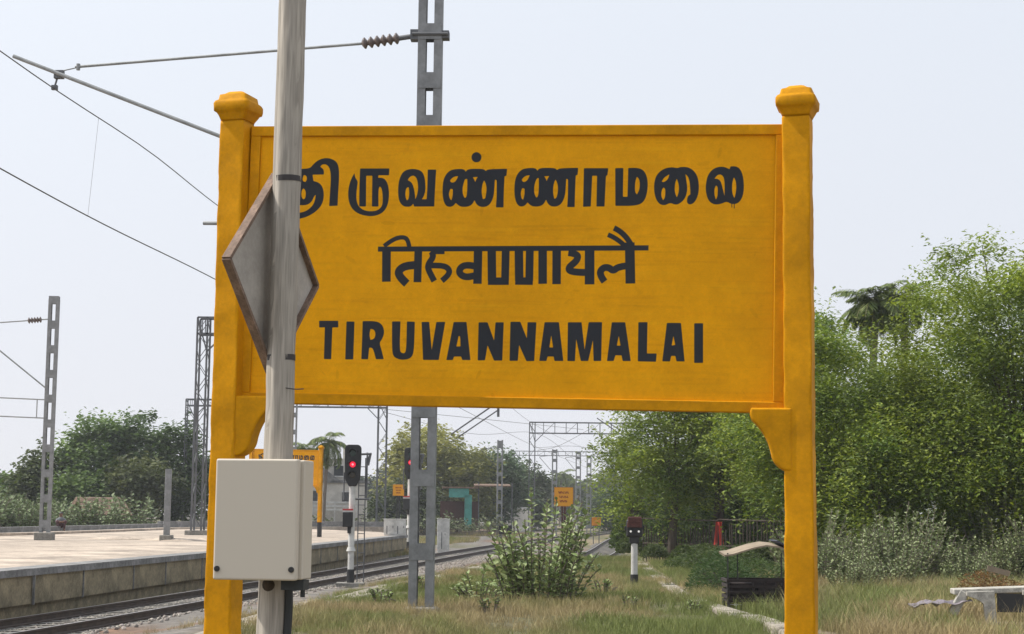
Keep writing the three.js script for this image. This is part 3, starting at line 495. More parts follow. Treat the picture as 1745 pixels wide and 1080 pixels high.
function portal(label, x0, x1, z, y0, y1, H, uw, dz = 0.9, bd = 0.9) {
  const t = thing('overhead_portal', label, 'gantry', [0, 0, z], 0, 'steel portals spanning the tracks');
  const a = 0.07;
  [[x0, y0], [x1, y1]].forEach(([x, y]) => {
    const g = []; for (const sx of [-1, 1]) for (const sz of [-1, 1]) g.push(beam(V(x + sx * uw / 2, y, sz * dz / 2), V(x + sx * uw / 2, H, sz * dz / 2), a * 1.4, a * 1.4));
    const u = part('upright', g, M.darksteel, t), l = []; let k = 0;
    for (let q = y + 0.4; q + uw * 1.5 < H; q += uw * 1.5, k++) for (const sz of [-1, 1]) { const s = k % 2 ? 1 : -1; l.push(beam(V(x - s * uw / 2, q, sz * dz / 2), V(x + s * uw / 2, q + uw * 1.5, sz * dz / 2), 0.035, 0.035)); l.push(beam(V(x + sz * uw / 2, q, -s * dz / 2), V(x + sz * uw / 2, q + uw * 1.5, s * dz / 2), 0.035, 0.035)); }
    part('lacing', l, M.darksteel, u).userData.kind = 'stuff';
    part('knee_brace', [beam(V(x + Math.sign(x1 + x0 - 2 * x) * uw / 2, H - bd - 1.0, dz / 2), V(x + Math.sign(x1 + x0 - 2 * x) * (uw / 2 + 1.0), H - bd, dz / 2), 0.08, 0.08), beam(V(x - uw / 2, H, dz / 2), V(x + uw / 2, H - bd - 1.0, dz / 2), 0.07, 0.07)], M.darksteel, u);
    part('footing', box(uw + 0.6, 0.6, dz + 0.5, x, y - 0.05, 0), M.concrete, u);
  });
  const ch = []; for (const sz of [-1, 1]) for (const yy of [H, H - bd]) ch.push(beam(V(x0 - uw / 2, yy, sz * dz / 2), V(x1 + uw / 2, yy, sz * dz / 2), a * 1.4, a * 1.4));
  const b = part('boom', ch, M.darksteel, t), l = []; const n = Math.round((x1 - x0) / 1.25);
  for (let i = 0; i < n; i++) for (const sz of [-1, 1]) { const xa = lerp(x0, x1, i / n), xb = lerp(x0, x1, (i + 1) / n); l.push(beam(V(xa, H - bd, sz * dz / 2), V(xa, H, sz * dz / 2), 0.05, 0.05)); if (i % 2) l.push(beam(V(xa, H - bd, sz * dz / 2), V(xb, H, sz * dz / 2), 0.03, 0.03)); }
  part('lacing', l, M.darksteel, b).userData.kind = 'stuff'; return t;
}
const pA = portal('tall steel portal with its upright on the long platform beside the trees', -17.1, 13.07, -94, 0.25, -0.15, 12.2, 0.55);
portal('steel portal beyond the platform whose beam shows under the big board', -28.2, -11.3, -150, 0.15, -0.9, 11.3, 0.75, 0.9, 0.55);
const pC = portal('steel portal with a knee braced corner standing over the curving tracks', 2.4, 17.5, -190, -0.9, -0.5, 11.75, 0.62, 0.9, 1.2);
portal('most distant steel portal crossing low in front of the hazy trees', 1.2, 30, -310, -0.9, -0.9, 12.9, 0.8, 0.9, 0.75);
// cantilever frames hung from the portals
part('drop_arm', [bar(V(-0.7, 12.1, 0), V(-0.7, 6.9, 0), 0.07), bar(V(-0.75, 7.7, 0), V(-3.3, 5.9, 0), 0.04), bar(V(-0.75, 7.25, 0), V(-2.9, 5.75, 0), 0.035)], M.darksteel, pA);
part('drop_arm', [bar(V(9.6, 12.3, 0), V(13.9, 9.4, 0.3), 0.06), bar(V(10.6, 12.0, 0), V(14.2, 9.6, 0.3), 0.05), bar(V(13.9, 10.6, 0), V(13.9, 9.3, 0.3), 0.05)], M.darksteel, pC);
// wires: one object each
function wire(name, label, pts, r, sagSeg = 60) { const o = part(name, tube(pts, r, sagSeg, 5), M.wire); tag(o, label, 'wire', 'overhead wires'); return o; }
wire('catenary_wire', 'upper catenary wire held by the cantilever clamp', [V(-10.6, 9.3, -2), V(-9.0, 8.95, -18), V(-8.0, 8.82, -28.5), V(-7.25, 8.66, -33), V(-6.75, 8.5, -38), V(-4.9, 8.25, -56), V(-2.4, 8.7, -82), V(1.5, 8.2, -124), V(9, 8.6, -190)], 0.011, 160);
wire('contact_wire', 'lower contact wire running beneath the catenary wire', [V(-10.5, 7.25, -4), V(-8.6, 6.99, -21), V(-7.57, 6.78, -29.9), V(-6.79, 6.82, -38), V(-4.9, 6.6, -56), V(-2.4, 6.6, -82), V(1.5, 6.6, -124), V(9, 6.6, -190)], 0.012, 160);
wire('dropper_wire', 'thin dropper joining the catenary wire and contact wire', [V(-7.57, 6.79, -29.9), V(-7.595, 7.75, -30.25), V(-7.62, 8.72, -30.6)], 0.0028, 8);
wire('feeder_wire', 'thin wire strung to the knee braced portal', [V(-11.3, 10.4, -150), V(-4, 9.4, -168), V(2.4, 10.6, -190), V(9, 9.3, -240), V(14, 11.8, -310)], 0.02, 60);
wire('feeder_wire', 'thin wire rising over the far tracks to the hazy trees', [V(3.0, 8.6, -189), V(5.0, 9.0, -189), V(9.3, 11.3, -189.2)], 0.022, 20);
wire('feeder_wire', 'thin wire slung low below the knee braced portal beam', [V(2.8, 8.9, -189.6), V(7.5, 9.1, -189.7), V(16, 6.8, -200)], 0.018, 20);
wire('feeder_wire', 'thin wire crossing the pale sky behind the mast under the board', [V(-11.5, 10.6, -149), V(-2, 9.8, -150), V(8, 10.9, -188)], 0.02, 30);

// ---------------------------------------------------------------- signals
const lamp = (c, k) => new THREE.MeshStandardMaterial({ color: 0x000000, emissive: c, emissiveIntensity: k });
function ring(x, y, z, r, d, m, t, name) { const g = new THREE.CylinderGeometry(r, r, d, 20, 1, true, Math.PI * 0.5, Math.PI); g.rotateX(Math.PI / 2); return part(name, place(g, x, y, z), m, t); }
M.hood = mat([0.02, 0.02, 0.021], { rough: 0.6, side: THREE.DoubleSide });
function colourSignal(label, pos, s, turn) {
  const t = thing('colour_light_signal', label, 'signal', pos, turn, 'red colour light signals'); t.scale.setScalar(s);
  const post = part('post', cyl(0.085, 0.085, 2.5, 0, 1.45, 0, 20), M.white, t); part('post_foot', cyl(0.105, 0.10, 0.38, 0, 0.19, 0, 20), M.black, t); part('footing', box(0.75, 0.3, 0.75, 0, -0.13, 0), M.concrete, t);
  part('post_collar', cyl(0.13, 0.10, 0.10, 0, 0.92, 0, 16), M.white, post);
  const sh = new THREE.Shape(); sh.moveTo(-0.19, 0.18); sh.lineTo(-0.21, 0.75); sh.lineTo(-0.21, 1.0); sh.quadraticCurveTo(-0.20, 1.10, -0.10, 1.10); sh.lineTo(0.10, 1.10); sh.quadraticCurveTo(0.20, 1.10, 0.21, 1.0); sh.lineTo(0.21, 0.75); sh.lineTo(0.19, 0.18); sh.lineTo(0.09, 0.0); sh.lineTo(-0.09, 0); sh.lineTo(-0.19, 0.18);
  const hg = new THREE.ExtrudeGeometry(sh, { depth: 0.16, bevelEnabled: true, bevelSize: 0.015, bevelThickness: 0.015, bevelSegments: 2 }); hg.translate(0, 2.64, -0.08);
  const head = part('signal_head', hg, M.black, t);
  for (const [y, red] of [[3.52, 0], [3.215, 1], [2.93, 0]]) { const l = part('lens', place(new THREE.CylinderGeometry(0.082, 0.082, 0.02, 22), 0, y, 0.107, Math.PI / 2, 0, 0), red ? lamp(new THREE.Color(1, 0.02, 0.06), 1.0) : mat(y > 3.3 ? [0.01, 0.04, 0.025] : [0.04, 0.03, 0.01], { rough: 0.15 }), head); ring(0, y, 0.20, 0.105, 0.22, M.hood, head, 'hood'); if (red) part('filament', place(new THREE.CylinderGeometry(0.03, 0.03, 0.01, 14), 0, y, 0.123, Math.PI / 2, 0, 0), lamp(new THREE.Color(1, 0.45, 0.5), 1.0), head); }
  part('neck', cyl(0.06, 0.10, 0.16, 0, 2.60, 0), M.black, t);
  const bx = part('relay_box', rbox(0.27, 0.40, 0.22, 0.015, -0.10, 1.72, 0.12), M.black, t); part('box_band', box(0.275, 0.045, 0.225, -0.10, 1.945, 0.12), M.white, bx); part('box_lid', box(0.285, 0.045, 0.235, -0.10, 1.99, 0.12), M.redpaint, bx); part('box_stalk', cyl(0.05, 0.05, 0.2, -0.06, 1.45, 0.08), M.black, bx);
  const la = []; for (const x of [0.16, 0.34]) la.push(bar(V(x, -0.05, -0.28), V(x, 3.4, -0.12), 0.016)); for (let y = 0.3; y < 3.3; y += 0.26) la.push(bar(V(0.16, y, -0.265 + y * 0.045), V(0.34, y, -0.265 + y * 0.045), 0.011)); part('ladder', la, M.darksteel, t);
  part('cage', [bar(V(-0.24, 2.25, -0.12), V(-0.24, 3.0, -0.12), 0.02), bar(V(0.38, 2.3, -0.12), V(0.38, 3.55, -0.12), 0.022), bar(V(0.02, 2.28, -0.12), V(0.46, 2.28, -0.12), 0.028), bar(V(0.2, 3.5, -0.12), V(0.5, 3.52, -0.12), 0.03), bar(V(0.40, 3.2, -0.12), V(0.46, 3.5, -0.12), 0.04)], M.darksteel, t);
  return t;
}
colourSignal('red lit colour light signal on a white post beside the track', [-4.24, -0.30, -46], 0.985, 0.03);
colourSignal('red lit colour light signal half hidden behind the overhead line mast', [-6.2, -0.85, -106], 1.72, 0.05);
{
  const t = thing('dwarf_signal', 'low two-lamp shunt signal on a white and black post in grass', 'signal', [2.80, 0, -38.5], -0.05);
  part('post', cyl(0.075, 0.072, 0.72, 0, 0.62, 0, 20), M.white, t); part('post_foot', cyl(0.09, 0.088, 0.28, 0, 0.14, 0, 20), M.black, t); part('footing', rbox(0.5, 0.3, 0.5, 0.03, 0.05, -0.12, 0), M.concrete, t);
  const hd = part('signal_head', [rbox(0.37, 0.40, 0.2, 0.05, 0, 1.30, 0), rbox(0.22, 0.2, 0.16, 0.03, 0, 1.06, 0)], M.black, t); part('top_hood', [rbox(0.31, 0.13, 0.24, 0.02, 0.01, 1.495, 0.04), rbox(0.33, 0.12, 0.04, 0.015, 0, 1.38, 0.13)], M.rustred, hd);
  for (const x of [-0.085, 0.095]) { part('lens', place(new THREE.CylinderGeometry(0.024, 0.024, 0.03, 18), x, 1.235, 0.112, Math.PI / 2, 0, 0), lamp(new THREE.Color(1, 0.98, 0.92), 0.7), hd); ring(x, 1.235, 0.15, 0.05, 0.1, M.hood, hd, 'hood'); }
  part('side_lug', [rbox(0.05, 0.1, 0.12, 0.01, -0.2, 1.30, 0), rbox(0.05, 0.1, 0.12, 0.01, 0.2, 1.32, 0)], M.black, hd);
}
// caution board with three short rows of lettering
const cautionTex = (() => { const cv = document.createElement('canvas'); cv.width = cv.height = 256; const c = cv.getContext('2d'); c.fillStyle = '#d79416'; c.fillRect(0, 0, 256, 256); const r = rngOf(4); c.strokeStyle = '#7a2a10'; c.lineCap = 'round'; for (const [y, w, h] of [[66, 150, 26], [128, 120, 26], [190, 110, 24]]) { c.lineWidth = 9; for (let x = 128 - w / 2; x < 128 + w / 2; x += 22) { c.beginPath(); c.moveTo(x, y - h / 2); c.lineTo(x + 4 + r() * 8, y + h / 2); c.lineTo(x + 14, y + (r() - 0.5) * h); c.stroke(); } } const t = new THREE.CanvasTexture(cv); t.colorSpace = THREE.SRGBColorSpace; return t; })();
function caution(label, pos, s, h0, dark) {
  const t = thing('caution_board', label, 'sign', pos, 0, null); part('board', rbox(s, s, 0.05, 0.01, 0, h0 + s / 2, 0), M.orange, t); const f = new THREE.PlaneGeometry(s * 0.94, s * 0.94); f.translate(0, h0 + s / 2, 0.029); part('painted_face', f, new THREE.MeshStandardMaterial({ map: cautionTex, roughness: 0.7 }), t, true);
  part('post', [box(0.12, h0 + 0.1, 0.08, -0.08, h0 / 2, -0.03), box(0.12, h0 + 0.1, 0.08, 0.08, h0 / 2, -0.03)], dark, t); return t;
}
caution('square yellow caution board with three rows of writing above the shrub', [3.45, -0.92, -110], 1.22, 3.02, M.rustred);
caution('small square orange board seen beside the signal behind the mast', [-8.15, -0.9, -125], 0.82, 3.7, M.black);
{
  const t = thing('marker_block', 'low orange marker block between the curving rails', 'marker', [7.57, -0.95, -150]); part('panel', rbox(0.78, 0.72, 0.1, 0.02, 0, 1.95, 0), M.orange, t); part('stake', [cyl(0.04, 0.04, 1.7, -0.25, 0.85, 0), cyl(0.04, 0.04, 1.7, 0.25, 0.85, 0)], M.darksteel, t);
}
{
  const t = thing('point_indicator', 'dark point indicator with a round white disc beside the caution board post', 'signal', [3.75, -0.92, -104], 0);
  part('stand', [cyl(0.09, 0.07, 1.9, 0, 0.95, 0), box(0.28, 0.5, 0.25, 0, 0.8, 0)], M.black, t); part('disc', place(new THREE.CylinderGeometry(0.24, 0.24, 0.05, 24), 0, 2.1, 0.06, Math.PI / 2, 0, 0), M.white, t); part('side_rod', bar(V(0.28, 0.1, 0), V(0.32, 2.0, 0), 0.03), M.white, t);
}

// ---------------------------------------------------------------- things on and beyond the platform
{
  const t = thing('pipe_post', 'plain grey post on a concrete block standing alone on the platform', 'post', [-15.15, 0.25, -75.8]); part('pipe', column([[0, 0.13, 0.13], [3.15, 0.13, 0.13]], 0.25, 0, 1), M.steel, t); part('block', rbox(0.55, 0.3, 0.5, 0.04, 0, 0.1, 0), M.concrete, t);
}
function whiteCabinet(label, pos, w, h, doors) {
  const t = thing('track_cabinet', label, 'cabinet', pos, 0.05, null); part('case', rbox(w, h, 0.6, 0.02, 0, h / 2, 0), M.white, t); part('top', rbox(w + 0.06, 0.05, 0.66, 0.01, 0, h + 0.025, 0), M.white, t);
  for (const x of doors) { const d = part('door', rbox(w / (doors.length + 0.5), h * 0.82, 0.03, 0.008, x, h * 0.5, 0.31), M.white, t); part('handle', box(0.03, 0.12, 0.03, x + w * 0.14, h * 0.55, 0.34), M.black, d); part('gap', box(0.05, h * 0.5, 0.02, x - w * 0.13, h * 0.36, 0.326), M.darksteel, d); }
}
whiteCabinet('white two-door cabinet at the end of the long platform', [-6.75, 0.25, -101], 1.3, 0.92, [-0.3, 0.33]);
whiteCabinet('plain white cabinet beside the rails just past the mast', [-4.25, -0.92, -110], 0.78, 2.1, [0.0]);
{
  const t = thing('relay_case', 'small dark box on two thin legs beside the rails', 'box', [-0.25, -0.92, -96]); part('case', rbox(0.72, 0.5, 0.4, 0.02, 0, 1.62, 0), M.black, t); for (const x of [-0.3, 0.3]) part('leg', cyl(0.04, 0.04, 1.4, x, 0.7, 0), M.darksteel, t);
}
{ // person crouching at the back of the platform, elbows on the knees
  const S = 1, joints = [[[0, 0.30, -0.06], 0.15, [0, 0.62, 0.0], 0.17], [[0, 0.62, 0], 0.17, [0, 0.76, 0.02], 0.07], [[0, 0.76, 0.02], 0.06, [0, 0.93, 0.06], 0.105], [[-0.1, 0.28, -0.04], 0.1, [-0.2, 0.52, 0.28], 0.075], [[0.1, 0.28, -0.04], 0.1, [0.2, 0.52, 0.28], 0.075], [[-0.2, 0.52, 0.28], 0.07, [-0.18, 0.08, 0.16], 0.045], [[0.2, 0.52, 0.28], 0.07, [0.18, 0.08, 0.16], 0.045], [[-0.18, 0.05, 0.14], 0.045, [-0.19, 0.035, 0.32], 0.035], [[0.18, 0.05, 0.14], 0.045, [0.19, 0.035, 0.32], 0.035], [[-0.2, 0.64, 0.0], 0.06, [-0.27, 0.52, 0.2], 0.045], [[0.2, 0.64, 0], 0.06, [0.27, 0.52, 0.2], 0.045], [[-0.27, 0.52, 0.2], 0.043, [-0.08, 0.50, 0.36], 0.032], [[0.27, 0.52, 0.2], 0.043, [0.08, 0.50, 0.36], 0.032], [[-0.08, 0.5, 0.36], 0.035, [0.02, 0.48, 0.40], 0.025], [[0.08, 0.5, 0.36], 0.035, [-0.02, 0.51, 0.40], 0.025]];
  const R = 64, mc = new MarchingCubes(R, new THREE.MeshStandardMaterial(), false, false, 200000), H = 0.6; mc.isolation = 0;
  for (let k = 0; k < R; k++) for (let j = 0; j < R; j++) for (let i = 0; i < R; i++) {
    const x = ((i - R / 2) / (R / 2)) * H, y = ((j - R / 2) / (R / 2)) * H + 0.5, z = ((k - R / 2) / (R / 2)) * H + 0.1; let acc = 0;
    for (const [a, ra, b, rb] of joints) { const dx = b[0] - a[0], dy = b[1] - a[1], dz = b[2] - a[2], l = dx * dx + dy * dy + dz * dz, u = Math.min(1, Math.max(0, ((x - a[0]) * dx + (y - a[1]) * dy + (z - a[2]) * dz) / l)), q = Math.hypot(x - a[0] - u * dx, y - a[1] - u * dy, z - a[2] - u * dz) - lerp(ra, rb, u); acc += Math.exp(-q * 45); }
    mc.setCell(i, j, k, Math.log(acc) / 45);
  }
  mc.update(); const n = mc.count, pos = new Float32Array(n * 3), col = new Float32Array(n * 3);
  for (let i = 0; i < n; i++) { const x = mc.positionArray[3 * i] * H, y = mc.positionArray[3 * i + 1] * H + 0.5, z = mc.positionArray[3 * i + 2] * H + 0.1; pos.set([x, y, z], 3 * i); const skin = y > 0.77 || y < 0.16 || (z > 0.24 && y > 0.44 && Math.abs(x) < 0.13); col.set(skin ? [0.16, 0.085, 0.055] : y > 0.46 && z < 0.24 ? [0.13, 0.14, 0.15] : [0.085, 0.04, 0.045], 3 * i); }
  const g = new THREE.BufferGeometry(); g.setAttribute('position', new THREE.BufferAttribute(pos, 3)); g.setAttribute('color', new THREE.BufferAttribute(col, 3)); g.setAttribute('normal', new THREE.BufferAttribute(mc.normalArray.slice(0, n * 3), 3));
  const t = thing('person', 'person in grey top crouching at the back edge of the platform', 'person', [-25.0, 0.37, -95.5], 0.35);
  const m = new THREE.MeshStandardMaterial({ vertexColors: true, roughness: 0.9, side: THREE.DoubleSide }); const b = new THREE.Mesh(g, m); b.name = 'body'; b.castShadow = b.receiveShadow = true; t.add(b);
  const hair = new THREE.SphereGeometry(0.118, 18, 12, 0, Math.PI * 2, 0, Math.PI * 0.58); part('hair', place(hair, 0, 0.945, 0.045, -0.45, 0, 0), M.black, t);
}
{ // pale two-storey house
  const t = thing('house', 'pale two-storey house with a railing in front behind the signal', 'house', [-17.0, -0.2, -170], 0.06);
  part('wall', [box(6.5, 4.6, 6, -0.5, 2.3, 0)], M.house, t); const up = part('upper_storey', box(2.6, 2.4, 5, -0.6, 5.8, -0.5), M.house, t); part('tower', box(1.4, 1.9, 2, 1.0, 7.2, -1.5), M.house, up);
  const rf = new THREE.Shape(); rf.moveTo(-4, 0); rf.lineTo(-1.7, 1.5); rf.lineTo(0.3, 0); const rg = new THREE.ExtrudeGeometry(rf, { depth: 6.4, bevelEnabled: false }); part('roof', place(rg, 0.2, 4.6, -3.2), M.coping, t); part('parapet', box(6.9, 0.25, 6.4, -0.5, 4.75, 0), M.coping, t);
  for (const [x, y] of [[0.0, 5.8], [-2.4, 3.3], [0.9, 3.2]]) { const w = part('window', box(0.9, 1.0, 0.08, x, y, y > 5 ? 2.06 : 3.05), M.glass, t); part('frame', [box(1.06, 0.1, 0.12, x, y + 0.55, (y > 5 ? 2.06 : 3.05) + 0.02), box(1.06, 0.1, 0.12, x, y - 0.55, (y > 5 ? 2.06 : 3.05) + 0.02)], M.white, w); }
  const rl = []; for (const y of [2.0, 2.35, 2.7]) rl.push(box(4.4, 0.16, 0.05, -0.2, y, 4.2)); for (let x = -2.3; x <= 2; x += 1.05) rl.push(box(0.1, 2.8, 0.1, x, 1.4, 4.15)); part('railing', rl, M.white, t);
}
{
  const t = thing('kiosk', 'teal painted kiosk with an overhanging roof under the trees', 'kiosk', [-5.0, -0.3, -190], 0.05); part('back_wall', box(4.2, 3.2, 0.3, -0.6, 1.6, -1.6), M.rustred, t); part('fascia', box(2.2, 1.0, 0.2, -0.7, 4.1, 1.5), M.teal, t); part('roof', box(4.0, 0.18, 3.4, -0.5, 4.7, 0), M.brownroof, t); part('side_wall', box(0.75, 3.9, 3.0, 0.35, 1.95, 0.1), M.teal, t); part('counter', box(3.6, 0.9, 0.6, -0.8, 0.7, 0.9), M.darkwood, t); part('awning', box(4.0, 0.14, 2.2, 3.0, 5.0, 0, 0.1, 0, 0), M.brownroof, t); for (const x of [1.5, 5.2]) part('awning_post', cyl(0.06, 0.06, 5.3, x, 2.65, 0.6), M.darksteel, t);
}
{ const t = thing('low_wall', 'pale low boundary wall among the far trees', 'wall', [1.1, -0.9, -238], 0.04); part('wall_face', rbox(3.6, 3.2, 0.35, 0.03, 0, 1.6, 0), M.house, t); part('wall_coping', box(3.8, 0.2, 0.5, 0, 3.3, 0), M.white, t); }
{ const t = thing('hut', 'small brown roofed hut between the dark trees', 'hut', [-32.3, 0.1, -135], 0.25); part('wall', rbox(3.2, 1.3, 2.6, 0.05, 0, 0.65, 0), M.brownroof, t); const rs = new THREE.Shape(); rs.moveTo(-2.1, 1.15); rs.lineTo(-0.2, 2.35); rs.lineTo(0.3, 2.3); rs.lineTo(2.2, 1.05); rs.lineTo(2.1, 0.95); rs.lineTo(0, 2.0); rs.lineTo(-2.0, 1.0); const g = new THREE.ExtrudeGeometry(rs, { depth: 3.6, bevelEnabled: true, bevelSize: 0.08, bevelThickness: 0.08, bevelSegments: 2 }); part('roof', place(g, 1.6, 0, -0.3, 0, -1.2, 0), M.brownroof, t); part('eave', box(1.7, 0.22, 0.2, -0.9, 1.35, 1.75), M.white, t); }
{ const t = thing('far_shed', 'tiny cream shed in front of the hazy trees', 'shed', [22.4, -0.9, -345], 0); part('wall', box(2.6, 2.2, 2, 0, 6.2, 0), M.whitewash, t); part('stilt', [box(0.3, 5.2, 0.3, -1, 2.6, 0), box(0.3, 5.2, 0.3, 1, 2.6, 0)], M.concrete, t); part('roof', box(3, 0.2, 2.4, 0, 7.4, 0), M.coping, t); }

// ---------------------------------------------------------------- the right-hand yard: fence, cart, bench
{
  const r = rngOf(21), t = thing('stake_fence', 'dark fence of rough upright stakes under the trees', 'fence', [0, 0, 0]);
  const A = [[6.0, -77], [8.7, -71.5], [11.0, -67.4], [14.4, -62], [19, -57]]; const rails = [];
  for (let k = 0; k + 1 < A.length; k++) {
    const a = V(A[k][0], 0, A[k][1]), b = V(A[k + 1][0], 0, A[k + 1][1]), L = a.distanceTo(b);
    for (let s = 0; s < L; s += 0.17 + r() * 0.12) { const p = a.clone().lerp(b, s / L), h = 1.75 + r() * 0.45, y = groundHeight(p.x, p.z); part('stake', place(new THREE.CylinderGeometry(0.026, 0.034 + r() * 0.012, h, 6), p.x, y + h / 2 - 0.05, p.z, (r() - 0.5) * 0.07, r() * 3, (r() - 0.5) * 0.08), M.stake, t); }
    rails.push(bar(a.clone().setY(1.45), b.clone().setY(1.4), 0.035), bar(a.clone().setY(0.35), b.clone().setY(0.4), 0.035));
  }
  part('cross_rail', rails, M.stake, t);
}
{ // red cloth over the fence
  const g = new THREE.PlaneGeometry(0.42, 1.15, 14, 16), p = g.attributes.position; for (let i = 0; i < p.count; i++) { const x = p.getX(i), y = p.getY(i), k = 0.55 + 0.45 * (0.575 - y) / 1.15; p.setXYZ(i, x * k * 1.1, y, 0.05 * Math.sin(x * 26 + y * 2) + 0.02 * Math.sin(y * 9)); } g.computeVertexNormals();
  const o = part('hanging_cloth', place(g, 8.72, 0.78, -71.5), M.redcloth); tag(o, 'red cloth hanging on the stake fence', 'cloth');
}
{ // handcart with a bowed canopy
  const t = thing('canopied_cart', 'dark slatted handcart under a tan bowed canopy on thin rods', 'cart', [4.45, -0.1, -31], 0);
  const c = []; const prof = [[-0.62, 0.98], [-0.48, 1.0], [-0.1, 1.12], [0.12, 1.165], [0.34, 1.145], [0.60, 1.05]];
  const can = part('canopy', (() => { const pos = [], idx = []; prof.forEach(([x, y], j) => { for (const z of [-0.45, 0.45]) { const yy = y + (z < 0 ? 0.05 : 0); pos.push(x, yy, z, x, yy + 0.03, z); } if (j) { const a = (j - 1) * 4, b = j * 4; idx.push(a + 1, a + 3, b + 1, b + 1, a + 3, b + 3, a, b, a + 2, a + 2, b, b + 2, a + 2, b + 2, a + 3, a + 3, b + 2, b + 3, a, a + 1, b, b, a + 1, b + 1); } }); let g = new THREE.BufferGeometry(); g.setAttribute('position', new THREE.Float32BufferAttribute(pos, 3)); g.setIndex(idx); g = g.toNonIndexed(); g.computeVertexNormals(); return g; })(), M.tan, t); can.material = M.tan.clone(); can.material.side = THREE.DoubleSide;
  part('canopy_patch', box(0.34, 0.016, 0.93, 0.46, 1.19, 0.0, 0, 0, -0.52), M.tarp, can);
  for (const [x, z] of [[-0.56, 0.4], [-0.28, -0.4], [0.54, 0.4], [0.52, -0.4]]) part('rod', cyl(0.012, 0.012, 1.05, x, 0.52, z, 8), M.black, t);
  const bdy = part('body', [box(1.16, 0.03, 0.9, 0.02, 0.2, 0), box(1.18, 0.05, 0.05, 0.02, 0.56, 0.45), box(1.18, 0.05, 0.05, 0.02, 0.56, -0.45), box(0.05, 0.05, 0.9, -0.56, 0.56, 0)], M.darkwood, t); for (const y of [0.27, 0.37, 0.47]) { part('slat', box(1.14, 0.06, 0.02, 0.02, y, -0.43), M.darkwood, bdy); part('slat', box(0.02, 0.06, 0.84, -0.56, y, 0), M.darkwood, bdy); } part('load', [rbox(0.42, 0.3, 0.6, 0.03, -0.3, 0.37, -0.05), rbox(0.5, 0.22, 0.5, 0.03, 0.25, 0.33, -0.1)], M.darkwood, t);
  for (const y of [0.26, 0.36, 0.46]) part('slat', box(1.12, 0.045, 0.025, 0.02, y, 0.445), M.darkwood, bdy); for (const x of [-0.1, 0.1, 0.3, 0.5]) part('upright_slat', box(0.03, 0.34, 0.03, x, 0.39, 0.46), M.darkwood, bdy);
  for (const x of [-0.42, 0.42]) for (const z of [-0.4, 0.4]) { const w = part('wheel', place(new THREE.TorusGeometry(0.12, 0.022, 8, 22), x, 0.14, z), M.black, t); part('spokes', [bar(V(x - 0.11, 0.14, z), V(x + 0.11, 0.14, z), 0.007), bar(V(x, 0.03, z), V(x, 0.25, z), 0.007), cyl(0.03, 0.03, 0.04, x, 0.14, z, 10, Math.PI / 2)], M.white, w); }
}
{ // whitewashed concrete bench seen from behind, half sunk in dry grass
  const t = thing('concrete_bench', 'broken whitewashed concrete bench with dark back panels in dry grass', 'bench', [7.95, -0.10, -28], -0.12);
  part('seat', rbox(1.7, 0.09, 0.5, 0.02, 0.12, 0.56, 0, 0, 0, 0.05), M.whitewash, t);
  const leg = () => { const s = new THREE.Shape(); s.moveTo(0, 0.5); s.lineTo(0.42, 0.52); s.lineTo(0.46, -0.1); s.lineTo(0.29, -0.1); s.lineTo(0.27, 0.30); s.quadraticCurveTo(0.24, 0.38, 0.0, 0.45); s.lineTo(0, 0.5); return new THREE.ExtrudeGeometry(s, { depth: 0.1, bevelEnabled: true, bevelSize: 0.008, bevelThickness: 0.008, bevelSegments: 2 }); };
  part('leg', place(leg(), -0.53, 0.02, 0.2), M.whitewash, t); part('leg', place(leg(), 0.35, 0.05, 0.2), M.whitewash, t);
  part('broken_leg', place(new RoundedBoxGeometry(0.15, 0.42, 0.12, 2, 0.02), -0.66, 0.34, 0.2, 0, 0, -0.5), M.whitewash, t);
  part('back_panel', rbox(0.42, 0.30, 0.05, 0.01, 0.16, 0.36, 0.22), M.black, t); part('back_panel', rbox(0.46, 0.42, 0.05, 0.01, 0.72, 0.34, 0.2), M.tarp, t); part('panel_post', cyl(0.018, 0.018, 0.66, 0.46, 0.3, 0.27), M.galv, t);
}
{ // faded cloth lying over sticks
  const g = new THREE.PlaneGeometry(0.95, 0.5, 40, 16); g.rotateX(-Math.PI / 2); const p = g.attributes.position; for (let i = 0; i < p.count; i++) { const x = p.getX(i), z = p.getZ(i); p.setY(i, 0.26 + 0.12 * noise3(x * 5, 2, z * 5) + 0.05 * noise3(x * 16, 4, z * 16) - 0.25 * Math.pow(Math.abs(z) * 2, 3) + 0.10 * x); } g.computeVertexNormals(); const m = M.mauve.clone(); m.side = THREE.DoubleSide;
  const o = part('discarded_cloth', place(g, 7.0, -0.10, -28), m); tag(o, 'faded mauve cloth lying crumpled beside the broken bench', 'cloth');
}
{ const o = part('bent_sign_strip', [beam(V(8.62, 0.72, -31), V(9.02, 0.62, -31), 0.10, 0.02)], M.tan); tag(o, 'short pale stick lying in the scrub above the bench', 'stick'); }

